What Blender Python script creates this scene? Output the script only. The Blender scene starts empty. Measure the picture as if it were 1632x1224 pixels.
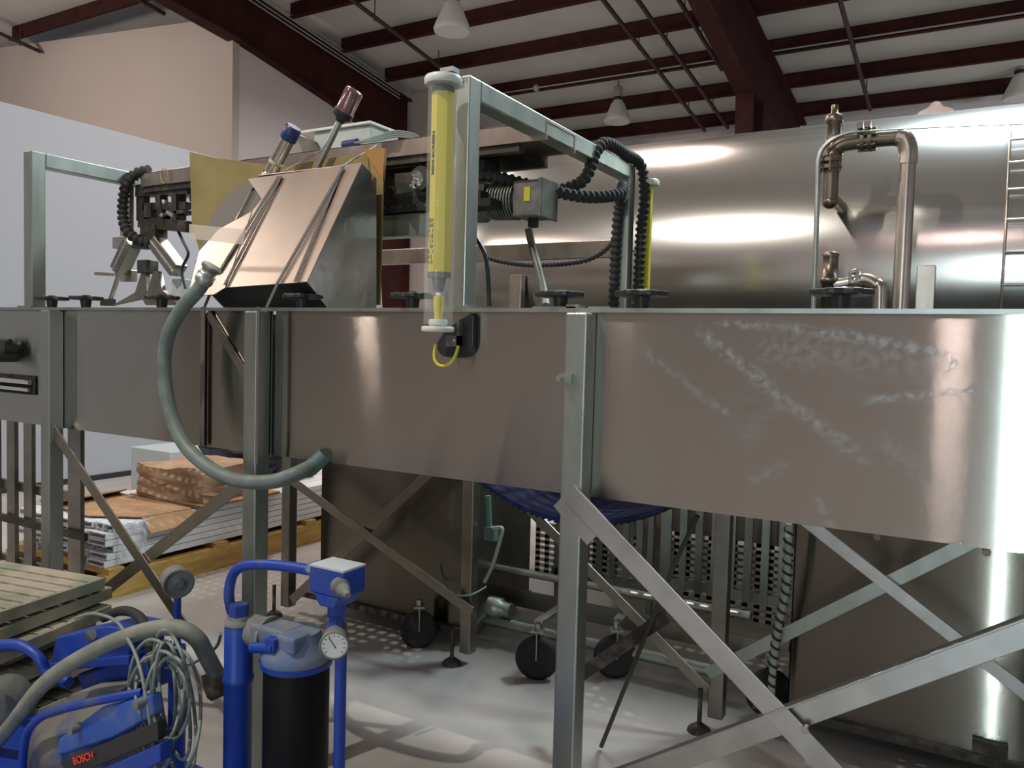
import bpy, bmesh, math, random
from mathutils import Vector, Matrix
random.seed(4)
V = Vector
sc = bpy.context.scene
COL = sc.collection

# ------------------------------------------------------------------ camera
CAM = V((0.8025, -1.7377, 1.4133)); YAW, PIT, ROL, FPX = -0.5249, -0.0511, 0.027, 1277.12
Fw = V((math.sin(YAW)*math.cos(PIT), math.cos(YAW)*math.cos(PIT), math.sin(PIT)))
R0 = V((math.cos(YAW), -math.sin(YAW), 0)); U0 = R0.cross(Fw)
Rt = R0*math.cos(ROL) + U0*math.sin(ROL); Up = -R0*math.sin(ROL) + U0*math.cos(ROL)
cd = bpy.data.cameras.new('camera'); cam = bpy.data.objects.new('camera', cd); COL.objects.link(cam)
M3 = Matrix((Rt, Up, -Fw)).transposed()
cam.matrix_world = Matrix.Translation(CAM) @ M3.to_4x4()
cd.sensor_fit = 'HORIZONTAL'; cd.sensor_width = 36; cd.lens = FPX/1632*36; cd.clip_start = .02; cd.clip_end = 200
sc.camera = cam
sc.view_settings.view_transform = 'Standard'; sc.view_settings.look = 'None'
sc.view_settings.gamma = 1; sc.view_settings.use_curve_mapping = False
sc.view_settings.exposure = -0.6

def at(px, py, ax, v):
    """the point of the plane x|y|z = v seen at a photo pixel"""
    d = Fw*FPX + Rt*(px-816) - Up*(py-612); i = 'xyz'.index(ax)
    return CAM + d*((v-CAM[i])/d[i])

# ------------------------------------------------------------------ world and lights
w = bpy.data.worlds.new('hall_air'); sc.world = w; w.use_nodes = True
w.node_tree.nodes['Background'].inputs[0].default_value = (.80, .84, 1, 1)
w.node_tree.nodes['Background'].inputs[1].default_value = 0.35

def area(name, loc, target, size, power, col, size_y=None, shape='DISK'):
    l = bpy.data.lights.new(name, 'AREA'); l.shape = 'RECTANGLE' if size_y else shape
    l.size = size
    if size_y: l.size_y = size_y
    l.energy = power; l.color = col
    o = bpy.data.objects.new(name, l); COL.objects.link(o); o.location = loc
    o.rotation_euler = (V(target)-V(loc)).to_track_quat('-Z', 'Y').to_euler(); return o

WARM = (1, .80, .70); COOL = (.78, .95, 1); NEUT = (1, .93, .88)
area('high_bay_key_light', (-1.70, -2.4, 5.1), (-.6, .8, 0), .06, 210, (1, .93, .82))
area('high_bay_light_west', (-5.0, -3.6, 5.0), (-4.0, -2.6, 0), .22, 90, WARM)
area('high_bay_light_far_west', (-6.0, -.8, 4.9), (-3.0, -.6, 0), .34, 75, (1, .95, .85))
area('high_bay_light_south', (.60, -6.0, 5.0), (.60, -5.6, 0), .30, 60, (1, .80, .78))
area('added_fill_light_skid', (-3.9, 3.4, 5.1), (-3.9, 3.0, 0), .5, 170, NEUT)  # unseen fill lamp, added to brighten the skid, partition and left floor
area('added_fill_light_lean_to', (-11.0, 1.0, 4.9), (-11, 4.5, 3.0), .6, 250, (1, .87, .77))  # unseen fill lamp, added to light the pink wall
area('high_bay_light_east', (1.0, 3.5, 5.1), (1.0, 3.4, 0), 1.2, 520, COOL)
area('added_fill_light_tank_mid', (-1.7, 3.6, 5.2), (-1.7, 3.5, 0), .8, 110, WARM)  # unseen weaker lamp, added for a highlight along the tank
area('added_fill_light_far_east', (4.0, 10.6, 4.2), (3.4, 13, 1.4), .6, 200, COOL)  # unseen lamp, added to wash the back wall that the tank mirrors
area('added_fill_light_north', (-4.6, 7.5, 4.9), (-4.6, 7.5, 0), .45, 200, NEUT)  # unseen fill lamp, added to brighten the far floor
area('daylight_in_doorway', (1.18, -7.85, 1.7), (1.18, 0, 1.7), .10, 130, (.75, .95, 1), size_y=3.0)
area('added_cool_fill_right', (7.8, -4.0, 1.7), (0, -2.0, 1.2), 1.6, 30, (.75, .92, 1), size_y=2.4)  # added cool fill panel; the right wall has no doorway

# ------------------------------------------------------------------ materials
def mat(name, col, rough=.5, metal=0, noise=None, bump=None, aniso=None, tangent=None, coat=0, spec=.5):
    """noise=(colour2, scale, stretch xyz, lo, hi); bump=(strength, scale, stretch)"""
    m = bpy.data.materials.new(name); m.use_nodes = True; nt = m.node_tree; b = nt.nodes['Principled BSDF']
    b.inputs['Base Color'].default_value = (*col, 1); b.inputs['Roughness'].default_value = rough
    b.inputs['Metallic'].default_value = metal; b.inputs['Coat Weight'].default_value = coat
    b.inputs['Specular IOR Level'].default_value = spec
    def tex(scale, st, detail=4):
        g = nt.nodes.new('ShaderNodeNewGeometry'); mp = nt.nodes.new('ShaderNodeMapping')
        mp.inputs['Scale'].default_value = st; nt.links.new(g.outputs['Position'], mp.inputs[0])
        n = nt.nodes.new('ShaderNodeTexNoise'); n.inputs['Scale'].default_value = scale; n.inputs['Detail'].default_value = detail
        nt.links.new(mp.outputs[0], n.inputs[0]); return n
    if noise:
        c2, s, st, lo, hi = noise; n = tex(s, st); r = nt.nodes.new('ShaderNodeMapRange')
        r.inputs[1].default_value = lo; r.inputs[2].default_value = hi; nt.links.new(n.outputs[0], r.inputs[0])
        mx = nt.nodes.new('ShaderNodeMix'); mx.data_type = 'RGBA'; mx.inputs[6].default_value = (*col, 1); mx.inputs[7].default_value = (*c2, 1)
        nt.links.new(r.outputs[0], mx.inputs[0]); nt.links.new(mx.outputs[2], b.inputs['Base Color'])
    if bump:
        st, s, sv = bump; n = tex(s, sv, 3); bp = nt.nodes.new('ShaderNodeBump'); bp.inputs['Strength'].default_value = st
        bp.inputs['Distance'].default_value = .01; nt.links.new(n.outputs[0], bp.inputs['Height']); nt.links.new(bp.outputs[0], b.inputs['Normal'])
    if aniso:
        b.inputs['Anisotropic'].default_value = aniso
        c = nt.nodes.new('ShaderNodeCombineXYZ')
        for i in range(3): c.inputs[i].default_value = tangent[i]
        nt.links.new(c.outputs[0], b.inputs['Tangent'])
    return m

STEEL = mat('brushed_stainless', (.56, .55, .52), .34, 1, ((.46, .46, .42), 6, (1, 1, 1), .4, .7), aniso=.5, tangent=(1, 0, 0))
LEGST = mat('dull_stainless_tube', (.44, .475, .445), .40, 1, ((.35, .385, .355), 14, (1, 1, .3), .4, .65))
DKST = mat('tarnished_stainless', (.36, .34, .30), .38, 1, ((.24, .22, .19), 5, (1, 1, 1), .35, .7), (.12, 3, (1, 1, 1)))
MIRR = mat('polished_stainless', (.78, .80, .77), .20, 1, None, (.30, 7, (1, 1, 1)))
HOOD = mat('satin_stainless_hood', (.46, .37, .32), .38, 1, ((.40, .32, .28), 5, (1, 1, 1), .4, .7), (.05, 5, (1, 1, 1)))
TANK = mat('tank_stainless', (.60, .575, .55), .21, 1, ((.58, .56, .53), 1.6, (.6, 1, 3), .4, .7), (.10, 1.8, (.35, 1, 1)))
IRON = mat('bronze_fitting', (.21, .175, .14), .36, 1, ((.20, .16, .12), 30, (1, 1, 1), .4, .6))
PIPE = mat('satin_pipe_steel', (.58, .52, .46), .30, 1, ((.46, .40, .35), 12, (1, 1, .4), .4, .6))
CHROME = mat('chrome', (.8, .8, .8), .12, 1)
BLACK = mat('black_plastic', (.018, .019, .021), .42)
RUBBER = mat('black_rubber', (.02, .02, .021), .75)
MECH = mat('oily_dark_steel', (.06, .055, .048), .45, .6, ((.16, .14, .12), 22, (1, 1, 1), .5, .75))
GREY = mat('grey_enclosure_paint', (.42, .46, .46), .4)
MOTOR = mat('grey_cast_motor', (.17, .17, .15), .5, .3, ((.11, .11, .10), 20, (1, 1, 1), .4, .6))
BLUE = mat('blue_paint', (.008, .045, .33), .42, 0, ((.075, .09, .15), 9, (1, 1, .6), .55, .80))
DUSTY = mat('dusty_blue_paint', (.10, .15, .28), .6, 0, ((.20, .22, .22), 10, (1, 1, 1), .35, .65))
DUST = mat('dust_grey_casting', (.20, .21, .19), .7, 0, ((.12, .13, .14), 12, (1, 1, 1), .4, .6))
BLUECAP = mat('blue_cap', (.012, .03, .11), .4)
BELTB = mat('blue_belt_plastic', (.004, .010, .085), .45)
HOSE = mat('grey_green_hose', (.16, .20, .19), .5, 0, ((.12, .15, .14), 20, (1, 1, 1), .4, .6))
HOSE2 = mat('dusty_suction_hose', (.25, .26, .22), .6, 0, ((.18, .20, .17), 15, (1, 1, 1), .4, .6))
CABLE = mat('grey_cable', (.19, .23, .22), .5)
YEL = mat('yellow_paint', (.60, .52, .03), .38)
YELR = mat('yellow_cable', (.60, .55, .03), .4)
WHITE = mat('white_plastic', (.62, .66, .60), .4)
CARD = mat('cardboard', (.42, .25, .13), .8, 0, ((.34, .20, .10), 8, (1, 1, 1), .4, .6))
CARDG = mat('mustard_cardboard', (.26, .205, .08), .8, 0, ((.21, .16, .06), 6, (1, 1, 1), .4, .6))
PAPER = mat('kraft_wrap', (.46, .31, .20), .6, 0, ((.36, .23, .14), 6, (1, 1, 1), .4, .6), (.4, 12, (1, 1, 1)))
PLW = mat('white_profile_plastic', (.68, .70, .72), .42)
WOODY = mat('yellow_pine', (.50, .32, .09), .7, 0, ((.38, .23, .06), 5, (1, 1, 8), .4, .6))
GRATE = mat('greenish_grating', (.40, .35, .28), .7, 0, ((.24, .26, .19), 9, (1, 1, 1), .4, .6))
WALLW = mat('white_partition_paint', (.34, .36, .40), .7)
WALLP = mat('pinkish_drywall', (.50, .43, .385), .85, 0, ((.47, .40, .355), .6, (1, 1, 1), .3, .7))
WALLM = mat('mauve_drywall', (.64, .57, .57), .85)
CEIL = mat('white_roof_insulation', (.60, .57, .53), .8, 0, ((.54, .51, .47), 1.2, (1, 1, 1), .4, .7))
REDST = mat('oxide_red_primer', (.052, .014, .012), .8, 0, ((.036, .011, .010), 4, (1, 1, 1), .4, .6), spec=.2)
SPRK = mat('dark_sprinkler_pipe', (.04, .022, .022), .6)
COND = mat('grey_conduit', (.36, .34, .32), .5, .3)
LAMPG = mat('frosted_lamp_glass', (.62, .60, .56), .5)
STRAP = mat('dark_webbing', (.10, .085, .08), .7)
BLKEND = mat('matt_black_paint', (.012, .012, .012), .9)
WPERF = mat('white_dotted_light_panel', (.62, .58, .55), .5)  # for the panels that stand in for dotted floor light
REDT = mat('red_label_ink', (.80, .06, .03), .5)
INK = mat('black_print', (.02, .02, .01), .5)
PLATEY = mat('yellow_sticker', (.55, .50, .03), .5)
NAVY = mat('navy_bag_fabric', (.015, .018, .04), .6, 0, None, (.6, 25, (1, 1, 1)))
CABG = mat('green_cabinet_paint', (.03, .09, .07), .5)

def glassy(name, col, rough=.03, alpha=.22):
    m = bpy.data.materials.new(name); m.use_nodes = True; nt = m.node_tree; b = nt.nodes['Principled BSDF']
    b.inputs['Base Color'].default_value = (*col, 1); b.inputs['Roughness'].default_value = rough
    b.inputs['Alpha'].default_value = alpha; b.inputs['Specular IOR Level'].default_value = 1.0; b.inputs['Coat Weight'].default_value = 1
    return m
CLEAR = glassy('clear_acrylic', (.75, .76, .74), .04, .16)
REDG = glassy('smoky_red_lens', (.15, .06, .06), .15, .75)
TAPE = glassy('clear_tape', (.75, .65, .58), .15, .45)
WRAP = glassy('clear_stretch_film', (.9, .9, .95), .15, .25)

def floor_mat():
    m = mat('sealed_concrete', (.40, .375, .36), .42, 0, ((.31, .29, .28), 2.2, (1, 1, 1), .35, .7), (.05, 30, (1, 1, 1)))
    return m
FLOOR = floor_mat()

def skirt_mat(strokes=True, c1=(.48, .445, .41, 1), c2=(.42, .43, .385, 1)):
    """brushed stainless with dried white wipe marks on the right-hand sheet"""
    m = bpy.data.materials.new('brushed_skirt_sheet'); m.use_nodes = True; nt = m.node_tree; N = nt.nodes; L = nt.links
    b = N['Principled BSDF']; b.inputs['Metallic'].default_value = 1
    g = N.new('ShaderNodeNewGeometry'); sp = N.new('ShaderNodeSeparateXYZ'); L.new(g.outputs['Position'], sp.inputs[0])
    def math_(op, a, c=None, clamp=False):
        n = N.new('ShaderNodeMath'); n.operation = op; n.use_clamp = clamp
        for i, v in enumerate((a, c)):
            if v is None: continue
            if isinstance(v, (int, float)): n.inputs[i].default_value = v
            else: L.new(v, n.inputs[i])
        return n.outputs[0]
    X, Z = sp.outputs[0], sp.outputs[2]
    def noise(scale, st, det=5):
        mp = N.new('ShaderNodeMapping'); mp.inputs['Scale'].default_value = st; L.new(g.outputs['Position'], mp.inputs[0])
        n = N.new('ShaderNodeTexNoise'); n.inputs['Scale'].default_value = scale; n.inputs['Detail'].default_value = det
        L.new(mp.outputs[0], n.inputs[0]); return n.outputs[0]
    wob = noise(14, (1, 1, 1)); blot = noise(60, (1, 1, 1), 6); big = noise(7, (1, 1, 1), 3)
    def stroke(x0, z0, x1, z1, wd, bend, st):
        dx, dz = x1-x0, z1-z0; ln = math.hypot(dx, dz); dx /= ln; dz /= ln
        u = math_('ADD', math_('MULTIPLY', math_('SUBTRACT', X, x0), dx), math_('MULTIPLY', math_('SUBTRACT', Z, z0), dz))
        t = math_('DIVIDE', u, ln)
        v = math_('SUBTRACT', math_('MULTIPLY', math_('SUBTRACT', Z, z0), dx), math_('MULTIPLY', math_('SUBTRACT', X, x0), dz))
        v = math_('SUBTRACT', v, math_('MULTIPLY', math_('MULTIPLY', t, math_('SUBTRACT', 1, t)), bend))
        v = math_('ADD', v, math_('MULTIPLY', math_('SUBTRACT', wob, .5), wd*1.2))
        a = math_('SUBTRACT', 1, math_('DIVIDE', math_('ABSOLUTE', v), wd), True)
        e = math_('MULTIPLY', math_('MULTIPLY', t, math_('SUBTRACT', 1, t)), 14, True)
        return math_('MULTIPLY', math_('MULTIPLY', a, e), st)
    q = lambda x, y: (lambda p: (p.x, p.z))(at(x, y, 'y', 0))
    S = [stroke(*q(1135, 512), *q(1545, 575), .016, .05, 1.0), stroke(*q(1370, 638), *q(1590, 620), .013, .0, 1.1),
         stroke(*q(1105, 520), *q(1390, 745), .022, .0, .75), stroke(*q(1010, 545), *q(1170, 670), .016, .0, .45),
         stroke(*q(1200, 560), *q(1560, 590), .050, .03, .45), stroke(*q(1390, 690), *q(1500, 780), .030, .0, .4),
         stroke(*q(1190, 770), *q(1260, 740), .020, .0, .35), stroke(*q(1300, 790), *q(1335, 850), .012, .0, .5),
         stroke(*q(1495, 615), *q(1530, 572), .004, .012, 1.6), stroke(*q(1180, 700), *q(1250, 640), .03, 0, .2)]
    tot = S[0]
    for s in S[1:]: tot = math_('ADD', tot, s)
    r = N.new('ShaderNodeMapRange'); r.inputs[1].default_value = .38; r.inputs[2].default_value = .66; L.new(blot, r.inputs[0])
    r2 = N.new('ShaderNodeMapRange'); r2.inputs[1].default_value = .5; r2.inputs[2].default_value = .8; r2.inputs[4].default_value = .16; L.new(big, r2.inputs[0])
    right = math_('MULTIPLY', math_('SUBTRACT', X, .15), 5, True)
    tot = math_('MULTIPLY', math_('ADD', tot, math_('MULTIPLY', r2.outputs[0], right)), r.outputs[0], True)
    mx = N.new('ShaderNodeMix'); mx.data_type = 'RGBA'; mx.inputs[6].default_value = c1; mx.inputs[7].default_value = c2
    L.new(noise(3, (1, 1, .3), 2), mx.inputs[0])
    br = noise(6, (.5, 1, 60), 4)   # faint horizontal grain
    rr = N.new('ShaderNodeMapRange'); rr.inputs[3].default_value = .08; rr.inputs[4].default_value = .11; L.new(br, rr.inputs[0])
    L.new(mx.outputs[2], b.inputs['Base Color']); L.new(rr.outputs[0], b.inputs['Roughness'])
    b.inputs['Anisotropic'].default_value = .95
    c = N.new('ShaderNodeCombineXYZ'); c.inputs[0].default_value = TANG[0]; c.inputs[2].default_value = TANG[1]; L.new(c.outputs[0], b.inputs['Tangent'])
    # vertical spread of the brushed grain: every grain tips the normal a little up or down
    wn = N.new('ShaderNodeTexWhiteNoise'); wn.noise_dimensions = '3D'; vm = N.new('ShaderNodeVectorMath'); vm.operation = 'SCALE'; vm.inputs[3].default_value = 4000
    L.new(g.outputs['Position'], vm.inputs[0]); L.new(vm.outputs[0], wn.inputs[0]); sc3 = N.new('ShaderNodeSeparateColor'); L.new(wn.outputs['Color'], sc3.inputs[0])
    sm = math_('SUBTRACT', math_('ADD', math_('ADD', sc3.outputs[0], sc3.outputs[1]), sc3.outputs[2]), 1.5)
    tl = N.new('ShaderNodeCombineXYZ'); L.new(math_('MULTIPLY', sm, .34), tl.inputs[2])
    va = N.new('ShaderNodeVectorMath'); va.operation = 'ADD'; L.new(g.outputs['Normal'], va.inputs[0]); L.new(tl.outputs[0], va.inputs[1])
    vn = N.new('ShaderNodeVectorMath'); vn.operation = 'NORMALIZE'; L.new(va.outputs[0], vn.inputs[0]); L.new(vn.outputs[0], b.inputs['Normal'])
    d = N.new('ShaderNodeBsdfDiffuse'); d.inputs[0].default_value = (.50, .62, .70, 1)
    ms = N.new('ShaderNodeMixShader'); L.new(math_('MULTIPLY', tot, .42 if strokes else 0), ms.inputs[0]); L.new(b.outputs[0], ms.inputs[1]); L.new(d.outputs[0], ms.inputs[2])
    L.new(ms.outputs[0], N['Material Output'].inputs[0])
    return m
TANG = (0, 1)
SKIRT = skirt_mat()
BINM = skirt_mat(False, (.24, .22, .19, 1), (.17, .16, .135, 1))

# ------------------------------------------------------------------ mesh builder
def frame_of(d, up=V((0, 0, 1))):
    d = d.normalized()
    if abs(d.dot(up.normalized())) > .999: up = V((0, 1, 0)) if abs(d.y) < .9 else V((1, 0, 0))
    s = d.cross(up).normalized(); u = s.cross(d).normalized(); return s, u, d

class MB:
    def __init__(s): s.v = []; s.f = []; s.sm = []
    def add(s, vs, fs, smooth=False):
        n = len(s.v); s.v += [tuple(p) for p in vs]; s.f += [tuple(i+n for i in f) for f in fs]; s.sm += [smooth]*len(fs); return s
    def box(s, x0, x1, y0, y1, z0, z1):
        P = [(x, y, z) for x in (x0, x1) for y in (y0, y1) for z in (z0, z1)]
        return s.add(P, [(0, 1, 3, 2), (4, 6, 7, 5), (0, 4, 5, 1), (2, 3, 7, 6), (0, 2, 6, 4), (1, 5, 7, 3)])
    def cbox(s, c, sz, M=None):
        c = V(c); P = []
        for x in (-1, 1):
            for y in (-1, 1):
                for z in (-1, 1):
                    p = V((x*sz[0]/2, y*sz[1]/2, z*sz[2]/2)); P.append(c + (M @ p if M else p))
        return s.add(P, [(0, 1, 3, 2), (4, 6, 7, 5), (0, 4, 5, 1), (2, 3, 7, 6), (0, 2, 6, 4), (1, 5, 7, 3)])
    def bar(s, a, b, w, h, up=V((0, 0, 1))):
        a, b = V(a), V(b); sd, u, d = frame_of(b-a, up); P = []
        for q in (a, b):
            for i, j in ((-1, -1), (1, -1), (1, 1), (-1, 1)): P.append(q + sd*(i*w/2) + u*(j*h/2))
        return s.add(P, [(3, 2, 1, 0), (4, 5, 6, 7), (0, 1, 5, 4), (1, 2, 6, 5), (2, 3, 7, 6), (3, 0, 4, 7)])
    def tube(s, pts, r, n=12, cap=True, closed=False):
        pts = [V(p) for p in pts]; m = len(pts); rs = r if isinstance(r, (list, tuple)) else [r]*m
        P = []; prev = None
        for i, p in enumerate(pts):
            if closed: d = pts[(i+1) % m]-pts[i-1]
            else: d = pts[min(i+1, m-1)]-pts[max(i-1, 0)]
            if d.length < 1e-9: d = V((0, 0, 1))
            d.normalize()
            if prev is None: sd, u, _ = frame_of(d)
            else:
                u = prev - d*prev.dot(d)
                if u.length < 1e-6: sd, u, _ = frame_of(d)
                u.normalize(); sd = d.cross(u)
            prev = u
            for k in range(n):
                a = 2*math.pi*k/n; P.append(p + sd*(math.cos(a)*rs[i]) + u*(math.sin(a)*rs[i]))
        F = []
        for i in range(m if closed else m-1):
            j = (i+1) % m
            for k in range(n): F.append((i*n+k, i*n+(k+1) % n, j*n+(k+1) % n, j*n+k))
        s.add(P, F, True)
        if cap and not closed:
            s.add(P[:n], [tuple(range(n))[::-1]]); s.add(P[-n:], [tuple(range(n))])
        return s
    def cyl(s, a, b, r, n=20, r2=None): return s.tube([a, b], [r, r if r2 is None else r2], n)
    def lathe(s, o, d, prof, n=28, smooth=True):
        """prof = [(distance along d, radius)]; sharp bands are doubled points"""
        o = V(o); sd, u, d = frame_of(V(d)); P = []; m = len(prof)
        for (t, r) in prof:
            for k in range(n):
                a = 2*math.pi*k/n; P.append(o + d*t + sd*(math.cos(a)*r) + u*(math.sin(a)*r))
        F = [(i*n+k, i*n+(k+1) % n, (i+1)*n+(k+1) % n, (i+1)*n+k) for i in range(m-1) for k in range(n)]
        s.add(P, F, smooth)
        if prof[0][1] > 1e-5: s.add(P[:n], [tuple(range(n))[::-1]])
        if prof[-1][1] > 1e-5: s.add(P[-n:], [tuple(range(n))])
        return s
    def prism(s, poly, t):
        poly = [V(p) for p in poly]; t = V(t); n = len(poly); P = poly + [p+t for p in poly]
        F = [tuple(range(n))[::-1], tuple(range(n, 2*n))] + [(i, (i+1) % n, n+(i+1) % n, n+i) for i in range(n)]
        return s.add(P, F)
    def sqtube(s, a, b, w, up=V((0, 1, 0))): return s.bar(a, b, w, w, up)
    def ball(s, c, r, sc_=(1, 1, 1), n=16):
        P = []; F = []; m = n//2
        for i in range(m+1):
            th = math.pi*i/m
            for k in range(n):
                a = 2*math.pi*k/n; P.append(V(c)+V((r*sc_[0]*math.sin(th)*math.cos(a), r*sc_[1]*math.sin(th)*math.sin(a), r*sc_[2]*math.cos(th))))
        for i in range(m):
            for k in range(n): F.append((i*n+k, (i+1)*n+k, (i+1)*n+(k+1) % n, i*n+(k+1) % n))
        return s.add(P, F, True)
    def build(s, name, material, parent=None, bevel=0, label=None):
        me = bpy.data.meshes.new(name); me.from_pydata(s.v, [], s.f); 
        bm = bmesh.new(); bm.from_mesh(me); bmesh.ops.remove_doubles(bm, verts=bm.verts, dist=1e-6) if False else None
        bmesh.ops.recalc_face_normals(bm, faces=bm.faces); bm.to_mesh(me); bm.free()
        me.polygons.foreach_set('use_smooth', s.sm); me.materials.append(material); me.update()
        o = bpy.data.objects.new(name, me); COL.objects.link(o)
        if parent is not None:
            o.parent = parent; o.matrix_parent_inverse = Matrix.Translation(-parent.location)
            if parent.parent is not None: o.matrix_parent_inverse = Matrix.Translation(-parent.matrix_world.translation) if False else parent_inv(parent)
        if bevel:
            mo = o.modifiers.new('bevel', 'BEVEL'); mo.width = bevel; mo.segments = 2; mo.limit_method = 'ANGLE'; mo.angle_limit = math.radians(40)
        if label: o['label'] = label
        return o

def parent_inv(p):
    # meshes are written in world coordinates; a part's own transform is identity, so a sub-part needs none of its own
    return Matrix.Identity(4)

def thing(name, label, cat, loc, group=None):
    o = bpy.data.objects.new(name, None); COL.objects.link(o); o.location = loc; o.empty_display_size = .05
    o['label'] = label; o['category'] = cat
    if group: o['group'] = group
    return o
def tag(o, label, cat, group=None, kind=None):
    o['label'] = label; o['category'] = cat
    if group: o['group'] = group
    if kind: o['kind'] = kind
    return o
def struct(o): o['kind'] = 'structure'; return o

def spline(pts, n=10, closed=False):
    pts = [V(p) for p in pts]; out = []; m = len(pts)
    for i in range(m if closed else m-1):
        if closed: a, b, c, d = pts[i-1], pts[i], pts[(i+1) % m], pts[(i+2) % m]
        else: a, b, c, d = pts[max(i-1, 0)], pts[i], pts[i+1], pts[min(i+2, m-1)]
        for k in range(n):
            t = k/n
            out.append(.5*((2*b)+(c-a)*t+(2*a-5*b+4*c-d)*t*t+(3*b-a-3*c+d)*t**3))
    if not closed: out.append(pts[-1])
    return out
def resample(pts, step):
    out = [pts[0]]; acc = 0
    for a, b in zip(pts, pts[1:]):
        L_ = (b-a).length; t = step-acc
        while t <= L_ and L_ > 0: out.append(a.lerp(b, t/L_)); t += step
        acc = (acc+L_) % step if step else 0
    return out
def wrapped_hose(mb, pts, r, pitch=.024, n=10):
    """a hose with the ridges of a spiral wrap"""
    p = resample(spline(pts, 14), pitch/6); rs = [r*(1.0 if (i % 6) < 3 else .74) for i in range(len(p))]
    return mb.tube(p, rs, n)
def spiral(mb, pts, r, pitch, rr=.005):
    p = resample(spline(pts, 14), pitch/10); out = []; u = None
    for i, q in enumerate(p):
        d = (p[min(i+1, len(p)-1)]-p[max(i-1, 0)]).normalized()
        if u is None: sd, u, _ = frame_of(d)
        else: u = (u-d*u.dot(d)).normalized(); sd = d.cross(u)
        a = 2*math.pi*i/10; out.append(q+sd*math.cos(a)*r+u*math.sin(a)*r)
    return mb.tube(out, rr, 5)
def text_mesh(name, s, size, M, material, parent, extrude=.0006):
    cu = bpy.data.curves.new(name, 'FONT'); cu.body = s; cu.size = size; cu.extrude = extrude; cu.align_x = 'CENTER'; cu.align_y = 'CENTER'; cu.offset = size*.012
    t = bpy.data.objects.new(name+'_curve', cu); COL.objects.link(t); bpy.context.view_layer.update()
    me = bpy.data.meshes.new_from_object(t.evaluated_get(bpy.context.evaluated_depsgraph_get()))
    bpy.data.objects.remove(t); me.transform(M); me.materials.clear(); me.materials.append(material)
    o = bpy.data.objects.new(name, me); COL.objects.link(o)
    if parent:
        o.parent = parent; o.matrix_parent_inverse = Matrix.Translation(-parent.location)
        if parent.parent is not None: o.matrix_parent_inverse = Matrix.Identity(4)
    return o

# ================================================================== SETTING
struct(MB().box(-16, 9, -8.2, 13.4, -.1, 0).build('floor', FLOOR))
CY = CAM.y
def roofz(y): return CAM.z + 6.10 - .128*(y-CY)       # underside of the insulation
mb = MB(); mb.prism([(-16, -8.2, roofz(-8.2)), (9, -8.2, roofz(-8.2)), (9, 13.4, roofz(13.4)), (-16, 13.4, roofz(13.4))], (0, 0, .12))
struct(mb.build('ceiling', CEIL))
struct(MB().box(-16, 9, 13.1, 13.3, 0, 5.6).build('wall_back', WALLM))
# bay wall between the first column and the next bay
struct(MB().box(-8.4, -7.1, 10.2, 10.3, 0, 6.0).build('wall_rear', WALLP))
XM = -8.4; YP = 6.12
mz = roofz(YP)
mb = MB(); mb.prism([(XM, YP, 0), (-16, YP, 0), (-16, YP, mz), (XM, YP, mz-.65)], (0, .12, 0))
struct(mb.build('wall_upper', WALLP))
mb = MB(); mb.prism([(XM-.02, YP+.12, 0), (XM-.02, 10.2, 0), (XM-.02, 10.2, 4.8), (XM-.02, 8.1, 5.2), (XM-.02, YP+.12, 5.5)], (-.12, 0, 0))
struct(mb.build('wall_inner', WALLM))
struct(MB().box(-6.54, -6.42, -3.6, 4.6, 0, 3.33).build('wall_left', WALLW))
struct(MB().box(-6.42, -6.40, -3.6, 4.6, 0, .05).build('baseboard_left', BLACK))
struct(MB().box(-16, 1.05, -8.2, -8.0, 0, 6.9).box(1.31, 9, -8.2, -8.0, 0, 6.9).box(1.05, 1.31, -8.2, -8.0, 3.3, 6.9).build('wall_front', WALLM))
struct(MB().box(8.0, 8.2, -8.0, 13.1, 0, 6.9).build('wall_right', WALLM))

# roof steel ------------------------------------------------------------
def purlin(dist, x0, x1, label):
    y = CY+dist; z = roofz(y); mb = MB()
    mb.box(x0, x1, y-.012, y+.012, z-.23, z-.005)
    mb.box(x0, x1, y-.07, y, z-.245, z-.23); mb.box(x0, x1, y, y+.07, z-.015, z-.003)
    tag(mb.build('roof_purlin', REDST), label, 'roof beam', 'oxide red purlins under the roof insulation')
purlin(14.5, -7.05, 8, 'oxide red roof purlin closest to the far wall, just above the tank')
purlin(13.35, -7.05, 8, 'oxide red roof purlin, second up from the far wall')
purlin(12.2, -7.05, 8, 'oxide red roof purlin carrying a thin grey conduit, third up from the far wall')
purlin(11.05, -8.3, 8, 'oxide red roof purlin meeting the hall column tops, fourth from the far wall')
purlin(9.95, -8.3, 8, 'oxide red roof purlin passing behind the nearest glass high bay lamp')
purlin(8.84, -8.3, 8, 'oxide red roof purlin above and in front of the nearest glass lamp')
purlin(7.67, -13.6, 8, 'oxide red roof purlin running along the top of the pink wall')
purlin(6.5, -8.3, 8, 'oxide red roof purlin nearest the camera, at the top edge of the photo')

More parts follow.
